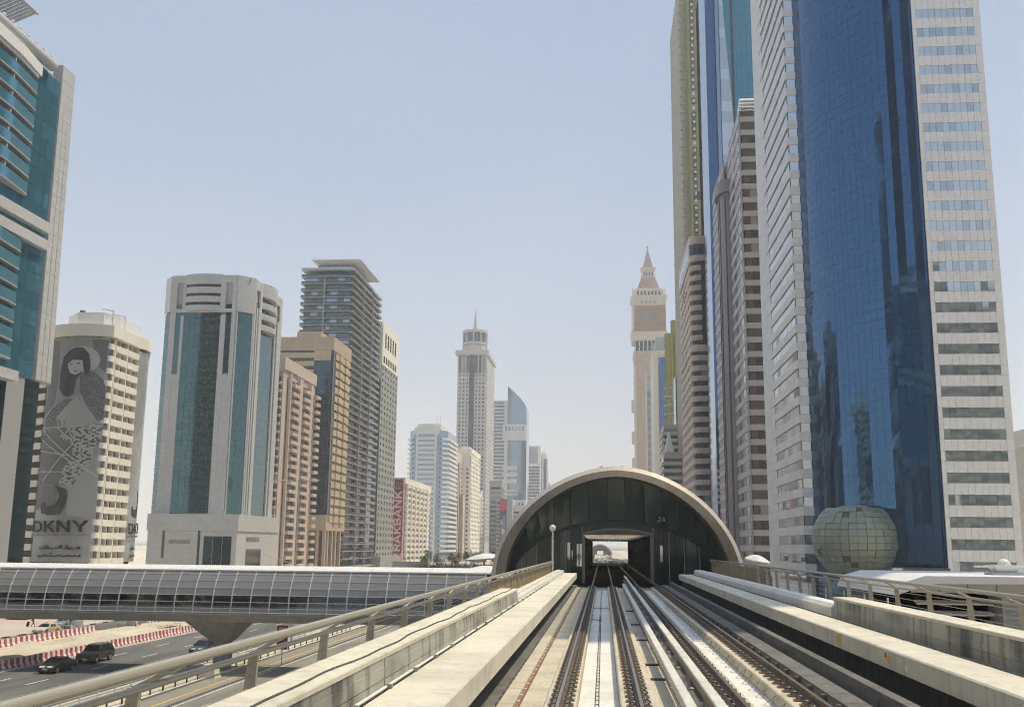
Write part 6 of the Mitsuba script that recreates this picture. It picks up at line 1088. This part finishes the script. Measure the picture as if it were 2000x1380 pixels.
jb = thing('barrier_block', 'pale concrete block barrier by the footbridge pier', 'barrier'); put(jb, 'block', Mesh().hexa([(-38.4, 98.5, 0), (-36.8, 98.5, 0), (-36.8, 100.2, 0), (-38.4, 100.2, 0), (-38.1, 98.8, 1.3), (-37.1, 98.8, 1.3), (-37.1, 99.9, 1.3), (-38.1, 99.9, 1.3)]), 'concrete_cream')
def twin_lamp(x, y, h, label):
    t = thing('street_lamp', label, 'street lamp'); put(t, 'pole', Mesh().tube((x, y, 0), (x, y, h), 0.17, 10, 0.09), 'pole_grey', 40)
    for s in (-1, 1): put(t, 'arm', Mesh().tube((x, y, h), (x + s * 2.2, y, h + 0.12), 0.055, 8), 'pole_grey'); put(t, 'lamp_head', Mesh().hexa([(x + s * 2.2 - 0.5, y - 0.16, h + 0.04), (x + s * 2.2 + 0.5, y - 0.16, h + 0.04), (x + s * 2.2 + 0.5, y + 0.16, h + 0.04), (x + s * 2.2 - 0.5, y + 0.16, h + 0.04), (x + s * 2.2 - 0.42, y - 0.1, h + 0.2), (x + s * 2.2 + 0.42, y - 0.1, h + 0.2), (x + s * 2.2 + 0.42, y + 0.1, h + 0.2), (x + s * 2.2 - 0.42, y + 0.1, h + 0.2)]), 'cover_white')
twin_lamp(-39.6, 132, 20.8, 'tall twin-armed street lamp in front of the pink-brown tower'); twin_lamp(-42.0, 250, 20.8, 'twin-armed street lamp right of the bank sign block'); twin_lamp(-43.0, 375, 20.8, 'small twin-armed street lamp left of the station arch')
for i, (x, y, h) in enumerate(((-77.0, 147, 3.6), (-76.5, 140.5, 3.6))): single('thin_post', ('thin dark post behind the taxi', 'thin pale post in front of the taxi')[i], 'post', Mesh().tube((x if i == 0 else -74.6, y, 0), (x if i == 0 else -74.6, y, h), 0.06, 6), 'pole_grey' if i else 'recess')

def car(label, cx, cy, kind, paint, z=0.0, roof=None):
    t = thing('parked_car' if kind == 'hatch' else 'car', label, 'car')
    D = {'sedan': (4.6, 1.8, [(0, .30), (.05, .62), (.35, .72), (1.25, .90), (2.05, 1.38), (3.05, 1.42), (3.85, 1.0), (4.5, .95), (4.6, .55), (4.58, .28)], .92),
         'suv': (4.85, 1.95, [(0, .38), (.03, .85), (.25, .98), (1.35, 1.10), (1.95, 1.78), (2.5, 1.86), (4.45, 1.84), (4.8, 1.1), (4.85, .7), (4.83, .36)], 1.12),
         'hatch': (4.5, 1.8, [(0, .30), (.05, .62), (.4, .75), (1.15, .92), (1.95, 1.48), (3.6, 1.50), (4.35, 1.0), (4.5, .8), (4.48, .3)], .95)}[kind]
    L, W, prof, belt = D; wr = 0.34 if kind != 'suv' else 0.39; wx = (0.85, L - 0.95)
    pg = Polygon(prof)
    for w in wx: pg = pg.difference(Point(w, wr).buffer(wr + 0.07, 8))
    v, f = trimesh.creation.triangulate_polygon(pg, engine='earcut'); zt = max(p[1] for p in prof)
    hw = lambda zz: W / 2 * (1 - 0.06 * np.clip((0.55 - zz) / 0.3, 0, 1)) - 0.26 * np.clip((zz - belt) / (zt - belt), 0, 1)
    m = Mesh()
    def place(x, s, zz): return np.stack([cx + s, cy - L / 2 + x, z + zz], 1)
    for s in (1, -1): m.add(place(v[:, 0], s * hw(v[:, 1]), v[:, 1]), f if s < 0 else f[:, ::-1])
    ex = np.array(pg.exterior.coords)[:-1]; n = len(ex)
    if not pg.exterior.is_ccw: ex = ex[::-1]
    tb = 0.05 * np.sin(np.pi * ex[:, 0] / L)
    m.add(np.vstack([place(ex[:, 0], hw(ex[:, 1]), ex[:, 1]), place(ex[:, 0], -hw(ex[:, 1]), ex[:, 1])]), [q for i in range(n) for q in ((i, (i + 1) % n, (i + 1) % n + n), (i, (i + 1) % n + n, i + n))])
    put(t, 'body', m, paint)
    lo, hi = belt + 0.03, zt - 0.1
    i0 = next(i for i, p in enumerate(prof) if p[1] >= zt - 0.12); a, c = prof[i0 - 1], prof[i0]; j0 = max(i for i, p in enumerate(prof) if p[1] >= zt - 0.12); d, e = prof[j0], prof[j0 + 1]
    def quad(p, q, off): # glass across the car, between two profile points
        k = [0.12, 0.93]; P_ = [(p[0] + (q[0] - p[0]) * s, p[1] + (q[1] - p[1]) * s) for s in k]; nx, nz = -(q[1] - p[1]), q[0] - p[0]; l_ = math.hypot(nx, nz); o = (nx / l_ * off, nz / l_ * off)
        return (np.array([(cx + s * (float(hw(np.array(zz))) - 0.09), cy - L / 2 + x + o[0], z + zz + o[1]) for x, zz in P_ for s in (-1, 1)]), np.array([[0, 1, 3], [0, 3, 2]]))
    put(t, 'windscreen', quad(a, c, 0.012), 'car_glass'); put(t, 'rear_window', quad(d, e, 0.012), 'car_glass')
    xf, xr = a[0] + 0.35, (e[0] - 0.35 if kind != 'suv' else e[0] - 0.25); tf_, tr_ = c[0] + 0.12, d[0] - 0.1 if kind != 'sedan' else d[0]
    mid = (xf + xr) / 2 + 0.1
    for s in (1, -1):
        for (x0, x1, y0, y1) in ((xf, mid - 0.06, tf_, mid - 0.06), (mid + 0.06, xr, mid + 0.06, tr_)):
            q = np.array([(x0, lo), (x1, lo), (y1, hi), (y0, hi)]); put(t, 'side_window', (place(q[:, 0], s * (hw(q[:, 1]) + 0.012), q[:, 1]), np.array([[0, 1, 2], [0, 2, 3]])), 'car_glass')
        put(t, 'headlight', Mesh().hexa([(cx + s * (W / 2 - 0.5) - 0.2, cy - L / 2 - 0.0 + .0, z + .62), (cx + s * (W / 2 - .5) + .28, cy - L / 2 + 0.05, z + .62), (cx + s * (W / 2 - .5) + .28, cy - L / 2 + .4, z + .62), (cx + s * (W / 2 - .5) - .2, cy - L / 2 + .4, z + .62), (cx + s * (W / 2 - .5) - .2, cy - L / 2 + .08, z + .76), (cx + s * (W / 2 - .5) + .27, cy - L / 2 + .14, z + .76), (cx + s * (W / 2 - .5) + .27, cy - L / 2 + .4, z + .76), (cx + s * (W / 2 - .5) - .2, cy - L / 2 + .4, z + .76)]), 'lens')
        put(t, 'mirror', box(cx + s * (W / 2 - 0.02) - 0.09, cx + s * (W / 2 - 0.02) + 0.09, cy - L / 2 + xf + 0.02, cy - L / 2 + xf + 0.16, z + belt, z + belt + 0.15), paint)
        for w in wx:
            k = put(t, 'wheel', Mesh().tube((cx + s * (W / 2 - 0.24), cy - L / 2 + w, z + wr), (cx + s * (W / 2 - 0.02), cy - L / 2 + w, z + wr), wr, 18), 'tyre', 40)
            scene[k + '__rim'] = mikit.ply(Mesh().tube((cx + s * (W / 2 - 0.1), cy - L / 2 + w, z + wr), (cx + s * (W / 2 - 0.005), cy - L / 2 + w, z + wr), wr * 0.62, 12).mesh(), 'alloy')
    put(t, 'number_plate', box(cx - 0.26, cx + 0.26, cy - L / 2 - 0.015, cy - L / 2 + 0.02, z + 0.42, z + 0.54), 'bolt_white')
    if roof: put(t, 'roof_panel', Mesh().hexa([(cx - .6, cy - L / 2 + c[0] + .05, z + zt - .03), (cx + .6, cy - L / 2 + c[0] + .05, z + zt - .03), (cx + .6, cy - L / 2 + d[0] - .05, z + zt - .01), (cx - .6, cy - L / 2 + d[0] - .05, z + zt - .01), (cx - .5, cy - L / 2 + c[0] + .1, z + zt + .03), (cx + .5, cy - L / 2 + c[0] + .1, z + zt + .03), (cx + .5, cy - L / 2 + d[0] - .1, z + zt + .04), (cx - .5, cy - L / 2 + d[0] - .1, z + zt + .04)]), roof); put(t, 'roof_sign', box(cx - .3, cx + .3, cy - .1, cy + .1, z + zt + .02, z + zt + .2), 'sign_white'); put(t, 'side_stripe', box(cx + W / 2 - 0.01, cx + W / 2 + 0.008, cy - 1.4, cy + 1.4, z + .62, z + .72), roof)
    return t
car('dark olive sport utility vehicle on the main road beside the barriers', -54.9, 110.9, 'suv', 'paint_olive'); car('black saloon car in the footbridge shade on the main road', -54.2, 101.6, 'sedan', 'paint_black')
car('navy car on the main road, half hidden by the viaduct railing', -46.8, 121.0, 'hatch', 'paint_navy'); car('cream taxi with a yellow roof on the far lane', -78.0, 142.4, 'sedan', 'paint_sand', roof='paint_yellow')
car('silver hatchback parked at the far kerb', -81.0, 153.2, 'hatch', 'paint_silver', 0.004); car('white car half hidden under the footbridge on the far lane', -77.0, 184.5, 'sedan', 'paint_white')
for i in range(6): car('white car parked in the distance beyond the footbridge', -66 + 5.2 * i, 470 + 6 * (i % 3), 'hatch', ('paint_white', 'paint_silver', 'paint_white')[i % 3]); labels[[k for k in labels if k.startswith('parked_car')][-1]]['group'] = 'cars parked in the distance'; labels[[k for k in labels if k.startswith('parked_car')][-1]]['label'] = ('white', 'silver', 'white')[i % 3] + ' car parked in the distance between the palms'

# the traveller with a suitcase
def body(joints, bones, res=0.05):
    import manifold3d as m3
    parts = []
    for a, c in bones:
        (pa, ra), (pc, rc) = joints[a], joints[c]
        pts = []
        for p_, r_ in ((pa, ra), (pc, rc)):
            s = trimesh.creation.icosphere(1, r_); pts.append(s.vertices + p_)
        parts.append(m3.Manifold.hull_points(np.vstack(pts)))
    M_ = m3.Manifold.batch_boolean(parts, m3.OpType.Add).refine_to_length(res); me = M_.to_mesh(); tm = trimesh.Trimesh(me.vert_properties[:, :3], me.tri_verts)
    trimesh.smoothing.filter_taubin(tm, iterations=8); return tm
px, py = -86.0, 153.0
J = {k: (np.array(p) + (px, py, 0.0), r) for k, (p, r) in {'head': ((0.02, -0.05, 1.58), 0.105), 'chin': ((0.04, -0.09, 1.50), 0.07), 'neck': ((0, -0.02, 1.42), 0.06), 'chest': ((0, 0, 1.22), 0.15), 'shl': ((0.0, -0.19, 1.36), 0.065), 'shr': ((0, 0.19, 1.36), 0.065), 'waist': ((0, 0.0, 1.0), 0.13), 'hipl': ((0, -0.09, 0.9), 0.105), 'hipr': ((0, 0.09, 0.9), 0.105),
     'knl': ((0.22, -0.1, 0.5), 0.07), 'anl': ((0.34, -0.1, 0.1), 0.05), 'tol': ((0.5, -0.1, 0.06), 0.04), 'knr': ((-0.08, 0.1, 0.48), 0.07), 'anr': ((-0.34, 0.1, 0.14), 0.05), 'tor': ((-0.24, 0.1, 0.04), 0.04), 'ell': ((0.10, -0.25, 1.1), 0.05), 'hal': ((0.25, -0.22, 0.9), 0.04), 'elr': ((-0.22, 0.22, 1.12), 0.05), 'har': ((-0.42, 0.2, 0.88), 0.045)}.items()}
pr = thing('person', 'person in dark clothes striding along the far pavement pulling a suitcase', 'person')
put(pr, 'body', body(J, [('head', 'chin'), ('chin', 'neck'), ('neck', 'chest'), ('chest', 'shl'), ('chest', 'shr'), ('shl', 'shr'), ('chest', 'waist'), ('waist', 'hipl'), ('waist', 'hipr'), ('hipl', 'knl'), ('knl', 'anl'), ('anl', 'tol'), ('hipr', 'knr'), ('knr', 'anr'), ('anr', 'tor'), ('shl', 'ell'), ('ell', 'hal'), ('shr', 'elr'), ('elr', 'har')]), 'cloth_dark', True)
put(pr, 'face', trimesh.creation.icosphere(2, 0.085).apply_translation((px + 0.07, py - 0.07, 1.56)), 'skin', True); put(pr, 'hand', trimesh.creation.icosphere(1, 0.05).apply_translation((px - 0.43, py + 0.2, 0.86)), 'skin', True); put(pr, 'hand', trimesh.creation.icosphere(1, 0.05).apply_translation((px + 0.26, py - 0.22, 0.88)), 'skin', True)
sc_ = thing('suitcase', 'dark wheeled suitcase pulled behind the walking person', 'suitcase'); put(sc_, 'shell', Mesh().hexa([(px - 1.15, py + 0.05, 0.12), (px - 0.85, py + 0.05, 0.06), (px - 0.85, py + 0.4, 0.06), (px - 1.15, py + 0.4, 0.12), (px - 0.98, py + 0.05, 0.72), (px - 0.70, py + 0.05, 0.66), (px - 0.70, py + 0.4, 0.66), (px - 0.98, py + 0.4, 0.72)]), 'black_plastic'); put(sc_, 'handle', Mesh().tube((px - 0.78, py + 0.2, 0.66), (px - 0.45, py + 0.2, 0.9), 0.02, 6), 'pole_grey'); put(sc_, 'wheel', Mesh().tube((px - 0.95, py + 0.08, 0.05), (px - 0.95, py + 0.37, 0.05), 0.05, 8), 'tyre')

# hoarding, sign frame and palms in the middle distance
hg = thing('hoarding', 'grey-green hoarding fence in the distance beyond the footbridge roof', 'fence'); pieces(hg, 'sheet_panel', [box(-131 + 2.6 * i, -128.45 + 2.6 * i, 560, 560.15, 0, 4.0 if i > 3 else 7.5) for i in range(14)], ['grey_green', 'slab_grey'])
hs = thing('notice_board', 'small white notice board and frame beyond the footbridge roof', 'board'); put(hs, 'board', box(-92.5, -87, 300, 300.2, 4.8, 6.3), 'sign_white'); put(hs, 'frame', Mesh().tube((-101, 300, 6.2), (-87, 300, 6.2), 0.12, 6).tube((-101, 300, 0), (-101, 300, 6.2), 0.1, 6).tube((-87, 300, 0), (-87, 300, 6.2), 0.1, 6), 'grey_paint'); put(hs, 'stay', Mesh().tube((-100, 300, 9.5), (-88, 300, 6.2), 0.1, 6), 'grey_paint')
gs = thing('gantry_sign', 'dark road sign board on a gantry near the station arch', 'sign'); put(gs, 'board', box(-52.5, -47.0, 420, 420.3, 6.2, 9.8), 'slab_grey'); put(gs, 'post', Mesh().tube((-53.4, 420.2, 0), (-53.4, 420.2, 11), 0.35, 8), 'grey_paint')
pk = np.random.default_rng(11)
hd_ = Mesh(); c_ = np.stack([pk.uniform(-92, -42, 260), pk.uniform(500, 545, 260), pk.uniform(0.3, 2.4, 260)], 1)
v_ = np.repeat(c_, 34, 0) + pk.normal(0, (1.3, 1.3, 0.8), (260 * 34, 3)); v_ = v_[v_[:, 2] > 0.1]; t_ = v_[:, None, :] + pk.normal(0, 0.34, (len(v_), 3, 3)); hd_.add(t_.reshape(-1, 3), np.arange(len(v_) * 3).reshape(-1, 3))
single('shrubs', 'low dusty green shrubs under the distant date palms', None, hd_, 'shrub_leaf', kind='stuff')
def palm(x, y, h, i):
    t = thing('palm_tree', f'date palm in the distance, {i}', 'palm tree', 'date palms beyond the footbridge roof')
    m = Mesh(); p = np.array((x, y, 0.0)); lean = pk.normal(0, 0.012, 2)
    for k in range(5): q = p + (lean[0] * h, lean[1] * h, (h - 1.6) / 5); m.tube(p, q, 0.34 - 0.03 * k, 7, 0.31 - 0.03 * k); p = q
    put(t, 'trunk', m, 'bark'); cr = [Mesh(), Mesh()]
    for k in range(44):
        a = pk.random() * 6.283; e = pk.uniform(-0.5, 1.25); L = pk.uniform(2.7, 4.0); m = cr[0 if e > 0.0 else 1]
        prev = p.copy(); d = np.array((math.cos(a) * math.cos(e), math.sin(a) * math.cos(e), math.sin(e)))
        for s in range(6):
            d = d + (0, 0, -0.26); d /= np.linalg.norm(d); q = prev + d * L / 6; side = np.cross(d, (0, 0, 1.0)); side /= np.linalg.norm(side) + 1e-9
            for g in range(4):
                o = prev + (q - prev) * (g / 4); w = 0.75 * math.sin(math.pi * min(0.95, (s + g / 4) / 6 * 0.85 + 0.12))
                for sg_ in (-1, 1): m.add([o, o + d * 0.16, o + sg_ * side * w + d * 0.35 - np.array((0, 0, 0.25 * w))], [[0, 1, 2]])
            prev = q
    put(t, 'crown', cr[0], 'frond'); put(t, 'dry_frond', cr[1], 'frond_dry')
PW = ['leftmost, before the bank sign block', 'second from the left', 'third from the left', 'fourth from the left', 'fifth from the left', 'sixth from the left', 'seventh from the left', 'eighth from the left', 'nearest the station arch', 'short one between the first and second', 'tall one behind the third', 'short one before the fifth', 'tall one behind the seventh', 'one just left of the last']
for i, (x, y, h) in enumerate(((-87, 520, 10.4), (-80, 500, 8.8), (-74, 510, 9.2), (-67, 480, 9.8), (-62, 500, 9.0), (-57, 470, 10.0), (-52, 490, 9.3), (-50, 520, 9.6), (-44, 500, 9.0), (-83, 480, 8.6), (-70, 530, 9.8), (-64, 450, 8.7), (-54.5, 530, 10.0), (-47, 470, 9.2))): palm(x, y, h, PW[i])
